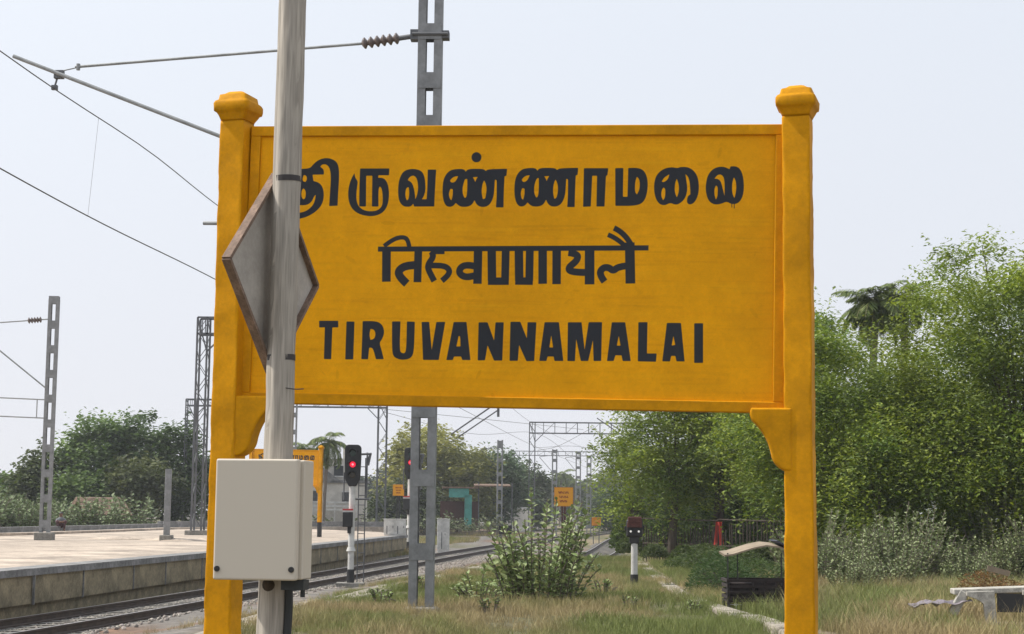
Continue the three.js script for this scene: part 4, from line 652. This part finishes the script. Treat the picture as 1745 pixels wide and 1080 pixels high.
// ---------------------------------------------------------------- vegetation
class Leaves {
  constructor() { this.p = []; this.c = []; }
  leaf(x, y, z, dx, dy, dz, len, wid, roll, col) { // a folded leaf: two triangles sharing the midrib
    const L = Math.hypot(dx, dy, dz) || 1; dx /= L; dy /= L; dz /= L;
    let sx = dz, sy = 0, sz = -dx, q = Math.hypot(sx, sz); if (q < 0.01) { sx = 1; sz = 0; q = 1; } sx /= q; sz /= q;
    const ux = dy * sz, uy = dz * sx - dx * sz, uz = -dy * sx, c = Math.cos(roll), s = Math.sin(roll);
    const wx = sx * c + ux * s, wy = sy * c + uy * s, wz = sz * c + uz * s, fx = ux * c - sx * s, fy = uy * c, fz = uz * c - sz * s, h = wid * 0.5, f = wid * 0.16, m = len * 0.45;
    const ex = x + dx * len, ey = y + dy * len, ez = z + dz * len, ax = x + dx * m, ay = y + dy * m, az = z + dz * m;
    this.p.push(x, y, z, ax + wx * h + fx * f, ay + wy * h + fy * f, az + wz * h + fz * f, ex, ey, ez, x, y, z, ex, ey, ez, ax - wx * h + fx * f, ay - wy * h + fy * f, az - wz * h + fz * f);
    for (let k = 0; k < 6; k++) this.c.push(col[0], col[1], col[2]);
  }
  build() { const g = new THREE.BufferGeometry(); g.setAttribute('position', new THREE.Float32BufferAttribute(this.p, 3)); g.setAttribute('color', new THREE.Float32BufferAttribute(this.c, 3)); g.computeVertexNormals(); return g; }
  mesh(name, m, parent) { const o = new THREE.Mesh(this.build(), m); o.name = name; o.castShadow = o.receiveShadow = true; parent.add(o); return o; }
}
const gauss = (r) => (r() + r() + r() - 1.5) * 1.15;
const tint = (a, b, t, k) => [lerp(a[0], b[0], t) * k, lerp(a[1], b[1], t) * k, lerp(a[2], b[2], t) * k];
// o: height, trunk, crown centre y, radii, clumps, leaves per clump, leaf size, two colours, droop
function tree(name, label, pos, o, group) {
  const r = rngOf(o.seed), t = thing(name, label, 'tree', pos, o.turn ?? 0, group), lv = new Leaves(), wood = [];
  const tr = o.trunk ?? 0.2, base = V(0, -0.3, 0), fork = V((r() - 0.5) * 0.5, o.fork ?? o.cy - o.ry * 0.7, (r() - 0.5) * 0.5);
  const trunk = part('trunk', [bar(base, fork.clone().multiplyScalar(0.5).setY((base.y + fork.y) / 2), tr * 1.15, 9, tr), bar(fork.clone().multiplyScalar(0.5).setY((base.y + fork.y) / 2 - 0.02), fork, tr, 9, tr * 0.8)], o.bark ?? M.bark, t);
  for (let i = 0; i < o.clumps; i++) {
    const th = r() * Math.PI * 2, cz = r() * 2 - 1, sh = Math.sqrt(1 - cz * cz), rad = 0.35 + 0.65 * Math.pow(r(), 0.45), lump = 0.78 + 0.44 * noise3(Math.cos(th) * 1.6 * sh + o.seed, cz * 1.6 + 9, Math.sin(th) * 1.6 * sh);
    const x = Math.cos(th) * sh * rad * lump * o.rx, y = o.cy + cz * rad * lump * o.ry, z = Math.sin(th) * sh * rad * lump * (o.rz ?? o.rx), cr = (o.clump ?? 0.8) * (0.6 + r() * 0.8);
    if (i % 5 === 0 || o.clumps < 40) { const mid = fork.clone().lerp(V(x, y, z), 0.5); mid.y += 0.15; wood.push(bar(fork, mid, tr * 0.3, 6, tr * 0.15), bar(mid, V(x, y, z), tr * 0.15, 5, tr * 0.05)); }
    const ct = r(), ck = 0.75 + r() * 0.5; // each twig draws its own green at random, wherever it grows
    for (let k = 0; k < o.per; k++) {
      const gx = gauss(r), gy = gauss(r), gz = gauss(r), a = r() * Math.PI * 2, dr = (o.droop ?? 0.2) + (r() - 0.5) * 0.9, s = 0.7 + r() * 0.7;
      lv.leaf(x + gx * cr, y + gy * cr * 0.72 - (o.hang ?? 0) * (gx * gx + gz * gz) * cr, z + gz * cr, Math.cos(a), -dr, Math.sin(a), o.leaf * s, o.leaf * (o.slim ?? 0.5) * s, (r() - 0.5) * (o.twist ?? 1.5), tint(o.c0, o.c1, Math.min(1, Math.max(0, ct * 0.85 + r() * 0.25 - 0.05)), ck * (0.9 + r() * 0.2)));
    }
    if (o.sprigs && rad > 0.8 && r() < o.sprigs) { // loose shoots breaking the outline
      const out = V(x, (y - o.cy) * 1.2 + 0.6, z).normalize(), L = 0.7 + r() * 1.0; for (let k = 0; k < 26; k++) { const u = r(); const b = V(x, y, z).addScaledVector(out, cr * 0.5 + u * L); const a = r() * 6.28; lv.leaf(b.x + gauss(r) * 0.09, b.y + gauss(r) * 0.09 - u * u * 0.25, b.z + gauss(r) * 0.09, Math.cos(a), 0.1 - r() * 0.8, Math.sin(a), o.leaf, o.leaf * (o.slim ?? 0.5), r(), tint(o.c0, o.c1, r(), ck)); }
    }
  }
  if (wood.length) part('limbs', wood, o.bark ?? M.bark, trunk);
  lv.mesh('crown', M.leaf, t); return t;
}
const G1 = [0.10, 0.175, 0.02], G2 = [0.33, 0.39, 0.035], D1 = [0.075, 0.135, 0.028], D2 = [0.19, 0.28, 0.06];
const bigTree = (label, pos, o) => tree('leafy_tree', label, pos, { droop: 0.35, slim: 0.46, hang: 0.12, sprigs: 0.5, twist: 1.0, c0: G1, c1: G2, leaf: 0.19, clump: 0.75, trunk: 0.22, ...o }, 'bright green trees along the fence');
bigTree('tallest bright green tree rising above the grey-green shrubs', [15.3, -0.1, -51], { seed: 1, cy: 5.8, rx: 3.6, ry: 4.1, clumps: 240, per: 330, leaf: 0.15 });
bigTree('bright green tree between the tallest tree and the yellow board', [10.2, -0.1, -53], { seed: 2, cy: 4.4, rx: 3.0, ry: 3.0, clumps: 140, per: 330, leaf: 0.15 });
bigTree('bright green tree crowded behind the yellow post', [10.4, -0.1, -63], { seed: 3, cy: 5.4, rx: 2.8, ry: 3.9, clumps: 130, per: 300, leaf: 0.16 });
bigTree('bright green tree leaning over the tracks beyond the fence', [7.0, -0.1, -74.5], { seed: 4, cy: 5.1, rx: 2.3, ry: 3.4, clumps: 95, per: 170, leaf: 0.19, trunk: 0.18 });
bigTree('bright green tree with bare lower trunk beside the red cloth', [9.2, -0.1, -76], { seed: 5, cy: 5.4, rx: 3.0, ry: 3.5, clumps: 110, per: 170, leaf: 0.19, trunk: 0.25 });
bigTree('broad green tree farthest along the fence behind the two uprights', [13, -0.1, -88], { seed: 6, cy: 5.2, rx: 4.6, ry: 4.4, clumps: 140, per: 150, leaf: 0.24 });
bigTree('broad green tree behind the tallest tree', [19.6, -0.1, -58], { seed: 7, cy: 5.8, rx: 4.4, ry: 4.6, clumps: 150, per: 210, leaf: 0.17 });
bigTree('low green tree filling the gap under the tallest tree', [16.5, -0.1, -60], { seed: 8, cy: 3.2, rx: 3.2, ry: 2.4, clumps: 90, per: 230, leaf: 0.16 });
bigTree('low green tree filling the gap behind the yellow post', [12.2, -0.1, -58], { seed: 9, cy: 3.3, rx: 2.6, ry: 2.2, clumps: 80, per: 230, leaf: 0.155 });
bigTree('young green tree with light leaves at the near end of the fence', [6.1, -0.3, -84], { seed: 10, cy: 3.6, rx: 1.5, ry: 2.6, clumps: 55, per: 150, leaf: 0.2, trunk: 0.12 });

bigTree('green tree filling the hollow under the thick-crowned palm', [14.2, -0.1, -60.5], { seed: 11, cy: 4.6, rx: 2.8, ry: 3.1, clumps: 110, per: 220, leaf: 0.17 });
bigTree('low bright tree just behind the milkweed thicket near the post', [10.9, -0.1, -49.8], { seed: 12, cy: 2.7, rx: 2.0, ry: 1.6, clumps: 70, per: 230, leaf: 0.14, trunk: 0.12 });
bigTree('low bright tree just behind the milkweed thicket near the bench', [15.0, -0.1, -49.2], { seed: 13, cy: 2.9, rx: 2.3, ry: 1.7, clumps: 80, per: 230, leaf: 0.14, trunk: 0.12 });

function palm(label, pos, H, o, group) {
  const r = rngOf(o.seed), t = thing('palm_tree', label, 'palm', pos, 0, group), bend = o.bend ?? 0.5, pts = []; for (let i = 0; i <= 5; i++) { const u = i / 5; pts.push(V(bend * u * u, H * u - 0.3 * (1 - u), 0)); }
  part('trunk', tube(pts, 0.15, 14, 8), M.palebark, t); const lv = new Leaves(), top = pts[5];
  for (let f = 0; f < o.fronds; f++) {
    const a = f / o.fronds * Math.PI * 2 * 2.618 + r(), el = lerp(1.25, -0.75, (f + r() * 0.6) / o.fronds), L = o.len * (0.8 + r() * 0.35); let p = top.clone(), ang = el; const n = 14, q = r();
    for (let i = 0; i < n; i++) {
      const d = V(Math.cos(a) * Math.cos(ang), Math.sin(ang), Math.sin(a) * Math.cos(ang)), nx = p.clone().addScaledVector(d, L / n); const w = (i < 1 ? 0.3 : 1) * o.len * 0.30 * Math.sin(Math.PI * (0.12 + 0.85 * i / n));
      lv.leaf(p.x, p.y, p.z, d.x, d.y, d.z, L / n * 1.4, 0.05 * o.len * 0.5, 0, tint([0.10, 0.11, 0.035], [0.14, 0.14, 0.05], q, 1));
      for (const s of [-1, 1]) for (let k = 0; k < 3; k++) { const pp = p.clone().addScaledVector(d, L / n * k / 3); lv.leaf(pp.x, pp.y, pp.z, d.x * 0.55 - s * Math.sin(a) * 0.8, d.y * 0.55 - 0.35 - r() * 0.5, d.z * 0.55 + s * Math.cos(a) * 0.8, w * (0.85 + r() * 0.3), o.len * 0.034, r() - 0.5, tint(o.c0, o.c1, r(), 0.8 + r() * 0.4)); }
      p = nx; ang -= (o.curl ?? 0.13) * (0.8 + r() * 0.4);
    }
  }
  lv.mesh('fronds', M.palmLeaf, t); return t;
}
const PC = { c0: [0.09, 0.135, 0.04], c1: [0.20, 0.24, 0.07] };
palm('thick-crowned palm rising over the trees by the yellow post', [13.9, -0.1, -66], 10.0, { seed: 1, fronds: 40, len: 1.75, ...PC, bend: 0.3, curl: 0.11 });
palm('palm half hidden behind the tallest tree', [15.4, -0.1, -67], 10.3, { seed: 2, fronds: 34, len: 1.6, ...PC, bend: 0.2 });
palm('coconut palm with drooping fronds behind the small name board', [-16.3, 0, -150], 7.6, { seed: 3, fronds: 20, len: 2.6, ...PC, bend: 0.3, curl: 0.15 });
palm('leaning coconut palm beside the taller drooping palm', [-17.8, 0, -152], 7.0, { seed: 4, fronds: 17, len: 2.4, ...PC, bend: -0.4, curl: 0.14 });

// trees behind the platform
const back = (label, pos, o) => tree('dense_tree', label, pos, { droop: 0.3, slim: 0.6, sprigs: 0.25, leaf: 0.4, clump: 1.1, trunk: 0.25, c0: D1, c1: D2, per: 100, ...o }, 'trees behind the platform');
back('dark round-topped tree beside the platform mast', [-36.8, 0, -150], { seed: 21, cy: 5.4, rx: 2.9, ry: 4.5, clumps: 110 });
back('green tree between the dark tree and the tall portal', [-33.0, 0, -152], { seed: 22, cy: 5.4, rx: 2.8, ry: 4.7, clumps: 105, c1: [0.12, 0.18, 0.06] });
back('wide green tree just beside the tall portal', [-29.6, 0, -151], { seed: 23, cy: 4.8, rx: 2.7, ry: 4.2, clumps: 100, c1: [0.11, 0.165, 0.055] });
back('low yellowish green tree in front of the hut', [-31.3, 0, -146], { seed: 24, cy: 3.5, rx: 2.4, ry: 2.1, clumps: 60, c0: [0.075, 0.10, 0.025], c1: [0.16, 0.185, 0.045] });
back('low dark tree behind the platform mast', [-40.6, 0, -148], { seed: 25, cy: 3.6, rx: 2.2, ry: 2.2, clumps: 50, c0: [0.06, 0.09, 0.02], c1: [0.12, 0.15, 0.035] });
back('dark low tree under the round-topped tree', [-36.4, 0, -145], { seed: 26, cy: 2.6, rx: 1.9, ry: 1.8, clumps: 45 });
back('dark green tree filling in behind the tall portal', [-26.6, 0, -153], { seed: 27, cy: 3.8, rx: 2.2, ry: 2.8, clumps: 50 });
back('dark tree at the far end of the platform trees', [-45, 0, -155], { seed: 28, cy: 2.4, rx: 3.0, ry: 2.0, clumps: 60 });
const mid = (label, pos, o) => tree('spreading_tree', label, pos, { droop: 0.3, slim: 0.6, sprigs: 0.2, leaf: 0.5, clump: 1.5, trunk: 0.35, per: 115, ...o }, 'trees past the end of the platform');
mid('large rounded yellowish green tree behind the signals', [-9.9, -0.5, -205], { seed: 31, cy: 6.5, rx: 5.8, ry: 5.6, clumps: 120, c0: [0.19, 0.20, 0.04], c1: [0.38, 0.37, 0.09] });
mid('yellowish green tree joined to the large rounded tree', [-6.2, -0.5, -208], { seed: 32, cy: 5.4, rx: 3.6, ry: 4.6, clumps: 80, c0: [0.17, 0.19, 0.04], c1: [0.31, 0.32, 0.08] });
mid('bluish green tree over the teal kiosk', [-1.8, -0.6, -214], { seed: 33, cy: 5.6, rx: 3.6, ry: 4.2, clumps: 80, c0: [0.07, 0.12, 0.06], c1: [0.16, 0.23, 0.11] });
mid('dark green tree beside the pale low wall', [2.2, -0.6, -250], { seed: 34, cy: 5.0, rx: 4.2, ry: 4.4, clumps: 70, c0: [0.05, 0.075, 0.025], c1: [0.11, 0.14, 0.05] });
mid('low dark tree behind the small orange board', [-11.8, -0.4, -196], { seed: 35, cy: 2.6, rx: 3.6, ry: 2.4, clumps: 60, c0: [0.05, 0.075, 0.025], c1: [0.09, 0.12, 0.04] });
mid('dark tree behind the pale two-storey house', [-22, -0.2, -185], { seed: 36, cy: 3.4, rx: 4.4, ry: 3.2, clumps: 70, c0: [0.05, 0.075, 0.03], c1: [0.10, 0.13, 0.05] });
mid('low scrubby tree beside the far curve of the rails', [15.5, -0.9, -262], { seed: 37, cy: 3.2, rx: 4.0, ry: 3.0, clumps: 70, c0: [0.06, 0.10, 0.03], c1: [0.13, 0.19, 0.06] });
// the hazy belt of trees at the end of the line
{
  const r = rngOf(99), L = 'hazy dark green tree in the far belt behind the portals', Lp = 'hazy palm in the far belt behind the portals', T = [], Pm = [];
  for (let i = 0; i < 3; i++) { const t = tree('belt_tree', L, [0, -0.9, -360], { seed: 50 + i, cy: 5.0 + i * 0.5, rx: 3.6 + i * 0.5, ry: 4.6, clumps: 60, per: 46, leaf: 0.9, clump: 1.5, trunk: 0.3, slim: 0.6, droop: 0.3, sprigs: 0.3, c0: [0.045, 0.065, 0.03], c1: [0.09, 0.12, 0.05] }, 'far belt of trees'); T.push(t); }
  const pp = palm(Lp, [3.5, -0.9, -350], 9.0, { seed: 61, fronds: 16, len: 2.8, ...PC }, 'palms in the far belt'); Pm.push(pp);
  let k = 0; for (let x = -46; x < 70; x += 3.4 + r() * 1.6, k++) { const t = k < 3 ? T[k] : copyOf(T[k % 3]); t.position.set(x, -0.9, -365 - r() * 45); t.rotation.y = r() * 6; const s = 0.85 + r() * 0.35; t.scale.set(s, s * (0.85 + r() * 0.3), s); }
  const xs = [2.2, 6.5, 9.2, 12.6, 15.8, 18.5, 21.5, 25.6, 28.4, -3.5, 31, 35]; xs.forEach((x, i) => { const t = i ? copyOf(pp) : pp; t.position.set(x + r(), -0.9, -345 - r() * 12); t.rotation.y = r() * 6; t.scale.setScalar(0.92 + r() * 0.3); });
}

// milkweed shrubs: upright stems with broad pale leaves
function milkweed(label, pos, o, group) {
  const r = rngOf(o.seed), t = thing('milkweed_shrub', label, 'shrub', pos, 0, group), lv = new Leaves(), st = [];
  for (let s = 0; s < o.stems; s++) {
    const a = r() * 6.28, lean = (o.lean ?? 0.5) * Math.pow(r(), 0.7), rho = Math.sqrt(r()), bx = Math.cos(a) * rho * o.spread * 0.5, bz = Math.sin(a) * rho * o.spread * 0.5, h = o.h * (1 - 0.62 * rho) * (0.62 + 0.5 * r()) * (1 - 0.25 * lean), q = a + (r() - 0.5) * 1.6, end = V(bx + Math.cos(q) * lean * h * 0.7, h, bz + Math.sin(q) * lean * h * 0.7), b = V(bx * 0.75, -0.05, bz * 0.75), m = b.clone().lerp(end, 0.5); m.y += 0.1; st.push(tube([b, m, end], 0.011, 8, 5));
    const c = new THREE.QuadraticBezierCurve3(b, m, end), n = Math.round(h / (o.gap ?? 0.075));
    for (let i = 2; i < n; i++) { const u = i / n, p = c.getPoint(u), tw = i % 2 * 1.57 + r() * 0.5; for (const q of [0, Math.PI]) { if (r() < 0.14) continue; const z = tw + q, l = o.leaf * (0.7 + r() * 0.5) * (u > 0.92 ? 0.55 : 1), up = u > 0.88 ? 1.2 : 0.15 + r() * 0.6; lv.leaf(p.x, p.y, p.z, Math.cos(z), up, Math.sin(z), l, l * 0.7, (r() - 0.5) * 0.8, tint(o.c0, o.c1, r(), 0.8 + r() * 0.45)); } }
  }
  part('stems', st, M.palebark, t); lv.mesh('foliage', M.waxLeaf, t); return t;
}
const MW = { c0: [0.18, 0.25, 0.08], c1: [0.42, 0.48, 0.25] };
milkweed('tall leafy milkweed shrub growing alone in the grass before the caution board', [0.55, -0.02, -31.8], { seed: 1, stems: 78, h: 2.45, spread: 1.9, lean: 0.55, leaf: 0.15, gap: 0.07, ...MW });
milkweed('short milkweed sprig in the grass at the foot of the tall shrub', [-0.55, -0.02, -31.0], { seed: 8, stems: 26, h: 0.7, spread: 0.9, lean: 0.7, leaf: 0.13, gap: 0.055, ...MW });
{ // small weeds dotted over the grass
  const L = 'small leafy weed dotted in the platform grass', P = milkweed(L, [0, 0, 0], { seed: 77, stems: 12, h: 0.5, spread: 0.5, lean: 0.6, leaf: 0.09, gap: 0.05, c0: [0.12, 0.18, 0.05], c1: [0.26, 0.33, 0.12] }, 'small weeds in the grass');
  [[-2.6, -33], [-1.9, -36], [2.1, -30], [1.9, -34.5], [-0.3, -28], [3.1, -29], [-2.2, -29.5], [0.8, -41], [2.0, -45]].forEach(([x, z], i) => { const t = i ? copyOf(P) : P; t.position.set(x, -0.02, z); t.rotation.y = i * 1.7; t.scale.setScalar(0.6 + (i * 0.37) % 0.6); });
}
{
  const r = rngOf(123), W2 = { c0: [0.15, 0.195, 0.075], c1: [0.33, 0.375, 0.19] }, L = 'grey-green milkweed shrub in the thicket below the tall trees', P = [0, 1, 2].map((i) => milkweed(L, [0, 0, 0], { seed: 30 + i, stems: 80, h: 2.3, spread: 2.3, lean: 0.55, leaf: 0.14, ...W2 }, 'milkweed thicket'));
  const spots = [[7.6, -42.5, 0.9], [8.7, -43.5, 1.0], [9.8, -44, 1.0], [10.7, -45, 0.95], [11.7, -45.2, 0.7], [12.7, -45.5, 0.66], [13.7, -45.5, 0.95], [14.7, -46, 1.22], [15.8, -46, 1.2], [8.2, -46.5, 1.05], [10.2, -47.5, 1.05], [12.3, -48, 0.75], [14.2, -48.5, 1.2], [16.8, -47, 1.2], [9.0, -40.6, 0.7], [7.9, -39.4, 0.6], [11.4, -42.6, 0.6], [14.3, -42.8, 0.7]];
  spots.forEach(([x, z, s], i) => { const t = i < 3 ? P[i] : copyOf(P[i % 3]); t.position.set(x, groundHeight(x, z), z); t.rotation.y = r() * 6; t.scale.setScalar(s * (0.9 + r() * 0.2)); });
  const Lb = 'pale green weed shrub in the row behind the platform ledge', Q = [0, 1].map((i) => milkweed(Lb, [0, 0, 0], { seed: 40 + i, stems: 60, h: 2.3, spread: 2.8, lean: 0.5, leaf: 0.24, gap: 0.14, c0: [0.13, 0.18, 0.075], c1: [0.27, 0.33, 0.17] }, 'weeds behind the platform'));
  for (let i = 0; i < 26; i++) { const t = i < 2 ? Q[i] : copyOf(Q[i % 2]), u = r(), d = 100 + u * 26, x = -25.4 - r() * 11 - (i % 5) * 1.6; t.position.set(x, 0.1, -d); t.rotation.y = r() * 6; t.scale.setScalar(0.95 + r() * 0.75); }
  const Lm = 'low weed shrub on the strip between platform wall and house', Z = milkweed(Lm, [0, 0, 0], { seed: 47, stems: 30, h: 1.7, spread: 2.2, lean: 0.6, leaf: 0.3, gap: 0.17, c0: [0.07, 0.10, 0.04], c1: [0.17, 0.20, 0.09] }, 'weeds past the platform end');
  for (let i = 0; i < 16; i++) { const t = i ? copyOf(Z) : Z; t.position.set(-21 + i * 1.25 + r(), -0.4, -158 - r() * 14); t.rotation.y = r() * 6; t.scale.setScalar(0.8 + r() * 0.7); }
}
// fine-leaved bushes by the kerb and dark undergrowth along the fence
function bush(name, label, pos, o, group) { const r = rngOf(o.seed), t = thing(name, label, 'bush', pos, 0, group), lv = new Leaves(), st = []; for (let i = 0; i < o.n; i++) { const a = r() * 6.28, q = Math.sqrt(r()), x = Math.cos(a) * q * o.rx, z = Math.sin(a) * q * o.rz, top = o.h * Math.sqrt(Math.max(0.05, 1 - q * q)) * (0.75 + 0.5 * noise3(x * 2, o.seed, z * 2)); const y = top * Math.pow(r(), 0.6), b = r() * 6.28; lv.leaf(x, y, z, Math.cos(b), 0.9 - r() * 1.2, Math.sin(b), o.leaf * (0.6 + r() * 0.8), o.leaf * o.slim, r() * 2, tint(o.c0, o.c1, r(), 0.75 + r() * 0.5)); } for (let i = 0; i < 9; i++) { const a = r() * 6.28; st.push(bar(V(0, -0.1, 0), V(Math.cos(a) * o.rx * 0.6, o.h * 0.6, Math.sin(a) * o.rz * 0.6), 0.012, 5)); } part('stems', st, M.bark, t); lv.mesh('foliage', M.leaf, t); return t; }
bush('feathery_bush', 'feathery dark green bush beside the cart and the kerb', [4.75, -0.12, -38], { seed: 1, n: 5200, rx: 0.85, rz: 0.8, h: 0.85, leaf: 0.09, slim: 0.22, c0: [0.04, 0.085, 0.02], c1: [0.09, 0.16, 0.04] });
bush('feathery_bush', 'lower feathery bush behind the cart', [5.9, -0.12, -41], { seed: 2, n: 4200, rx: 1.2, rz: 0.8, h: 0.7, leaf: 0.09, slim: 0.25, c0: [0.05, 0.095, 0.02], c1: [0.12, 0.18, 0.045] });
bush('feathery_bush', 'spreading green bush between the fence and the kerb', [6.3, -0.12, -52], { seed: 3, n: 4600, rx: 1.7, rz: 1.2, h: 0.75, leaf: 0.12, slim: 0.28, c0: [0.05, 0.09, 0.02], c1: [0.13, 0.18, 0.045] });
{
  const r = rngOf(7), Lu = 'dark leafy undergrowth bush behind the stake fence', B = bush('undergrowth_bush', Lu, [0, 0, 0], { seed: 9, n: 3800, rx: 1.5, rz: 1.1, h: 2.6, leaf: 0.2, slim: 0.5, c0: D1, c1: [0.10, 0.14, 0.035] }, 'undergrowth along the fence');
  [[7.4, -80], [9, -79], [10.6, -76], [12, -73], [13.4, -70], [15, -68], [17, -65], [6.2, -87], [8.4, -86], [11.5, -82], [14.5, -77]].forEach(([x, z], i) => { const t = i ? copyOf(B) : B; t.position.set(x, -0.15, z); t.rotation.y = r() * 6; t.scale.setScalar(0.8 + r() * 0.4); });
  const Lf = 'low green bush at the foot of the stake fence', F = bush('fence_bush', Lf, [0, 0, 0], { seed: 12, n: 2600, rx: 1.0, rz: 0.7, h: 0.75, leaf: 0.14, slim: 0.45, c0: [0.05, 0.085, 0.02], c1: [0.14, 0.18, 0.05] }, 'bushes at the fence foot');
  [[6.0, -71], [7.6, -66], [9.0, -62], [10.4, -60], [6.6, -61], [8.0, -57], [5.9, -78], [10.2, -56]].forEach(([x, z], i) => { const t = i ? copyOf(F) : F; t.position.set(x, -0.14, z); t.rotation.y = r() * 6; t.scale.setScalar(0.7 + r() * 0.5); });
  const Lo = 'rusty brown dried bush behind the broken bench', O = bush('dried_bush', Lo, [9.2, -0.12, -32.5], { seed: 14, n: 2400, rx: 0.9, rz: 0.6, h: 0.75, leaf: 0.09, slim: 0.3, c0: [0.14, 0.10, 0.03], c1: [0.30, 0.16, 0.06] });
}
// grass
function tuft(n, h, w, spread, seed) { const r = rngOf(seed), p = []; for (let i = 0; i < n; i++) { const a = r() * 6.28, l = h * (0.5 + r() * 0.6), x = (r() - 0.5) * spread, z = (r() - 0.5) * spread, b = (0.15 + r() * 0.6) * l, cx = Math.cos(a), sz = Math.sin(a), q = r() * 6.28, wx = Math.cos(q) * w, wz = Math.sin(q) * w, mx = x + cx * b * 0.35, mz = z + sz * b * 0.35, my = l * 0.6; p.push(x - wx, 0, z - wz, x + wx, 0, z + wz, mx + wx * 0.7, my, mz + wz * 0.7, x - wx, 0, z - wz, mx + wx * 0.7, my, mz + wz * 0.7, mx - wx * 0.7, my, mz - wz * 0.7, mx - wx * 0.7, my, mz - wz * 0.7, mx + wx * 0.7, my, mz + wz * 0.7, x + cx * b, l, z + sz * b); } const g = new THREE.BufferGeometry(); g.setAttribute('position', new THREE.Float32BufferAttribute(p, 3)); g.computeVertexNormals(); return g; }
function grass(name, label, N, spot, g, colour, seed) {
  const r = rngOf(seed), im = new THREE.InstancedMesh(g, new THREE.MeshPhysicalMaterial({ color: 0xffffff, roughness: 0.9, side: THREE.DoubleSide, transmission: 0.15, thickness: 0 }), N), m = new THREE.Matrix4(), c = new THREE.Color(); let n = 0;
  for (let k = 0; k < N * 6 && n < N; k++) { const s = spot(r); if (!s) continue; const [x, z, sc] = s; m.compose(V(x, groundHeight(x, z) - 0.01, z), new THREE.Quaternion().setFromAxisAngle(V(0, 1, 0), r() * 6.28), V(sc, sc * (0.7 + r() * 0.6), sc)); im.setMatrixAt(n, m); const q = colour(x, z, r); im.setColorAt(n, c.setRGB(...q)); n++; }
  im.count = n; im.name = name; im.userData = { kind: 'stuff', label, category: 'grass' }; im.castShadow = im.receiveShadow = true; scene.add(im);
}
const GC = (dry) => (x, z, r) => { const t = noise3(x * 0.55, 2, z * 0.4) * 0.75 + noise3(x * 2.2, 6, z * 2.2) * 0.35, u = Math.min(1, Math.max(0, (t - 0.42) * 2.6 + dry)); return tint([0.16, 0.195, 0.045], [0.36, 0.28, 0.14], Math.min(1, Math.max(0, u + (r() - 0.5) * 0.35)), 0.75 + r() * 0.5); };
const T1 = tuft(11, 0.19, 0.0042, 0.16, 1), T2 = tuft(14, 0.34, 0.004, 0.26, 2);
grass('platform_grass', 'short mixed green and straw grass on the platform end', 30000, (r) => { const d = 21 + 43 * Math.pow(r(), 1.15), x = lerp(kerbLeft(d) + 0.25, kerbRight(d) - 0.1, r()); if (noise3(x * 1.1, 20, d * 0.8) < 0.3 && r() < 0.8) return null; return [x, -d, (0.4 + r() * 0.6) * (0.6 + 0.9 * noise3(x * 0.8, 12, d * 0.8))]; }, T1, GC(0.0), 3);
grass('dry_grass', 'long straw coloured dry grass in the yard', 14000, (r) => { const d = 21 + 22 * r(), x = kerbRight(d) + 0.25 + 14 * r(), k = noise3(x * 0.5, 9, d * 0.5); if (k < 0.34 || (x < 6.6 && d > 30) || (x > 6.7 && d < 28.4 && x < 9.4 && r() < 0.75)) return null; return [x, -d, 0.5 + r() * 0.75]; }, T2, GC(0.34), 4);
grass('yard_grass', 'short green grass between the kerb and the fence', 14000, (r) => { const d = 30 + 48 * r(), x = kerbRight(d) + 0.25 + 6 * r(); return [x, -d, 0.6 + r() * 0.7]; }, T1, GC(0.05), 5);
grass('verge_grass', 'scattered grass along the kerb beside the ballast', 1500, (r) => { const d = 24 + 50 * r(), x = kerbLeft(d) - 0.2 - 2.2 * r() * r(); return noise3(x, 1, d * 0.7) > 0.6 ? [x, -d, 0.3 + r() * 0.5] : null; }, T1, GC(0.1), 6);
grass('far_grass', 'rough grass strip beyond the far rails', 9000, (r) => { const d = 96 + 150 * r(), x = -26 + 46 * r(); for (const T of TRACKS) for (let i = 1; i < T.length; i++) { const a = T[i - 1], b = T[i]; if (-d <= a[1] && -d >= b[1]) { const q = lerp(a[0], b[0], (-d - a[1]) / (b[1] - a[1])); if (Math.abs(q - x) < 3.2) return null; } } if (d < 150 && x < -7) return null; return noise3(x * 0.12, 4, d * 0.05) > (x > -3 && d < 220 ? 0.66 : 0.45) ? [x, -d, 1.2 + r() * 1.2] : null; }, T1, GC(0.15), 7);

renderer.render(scene, camera);
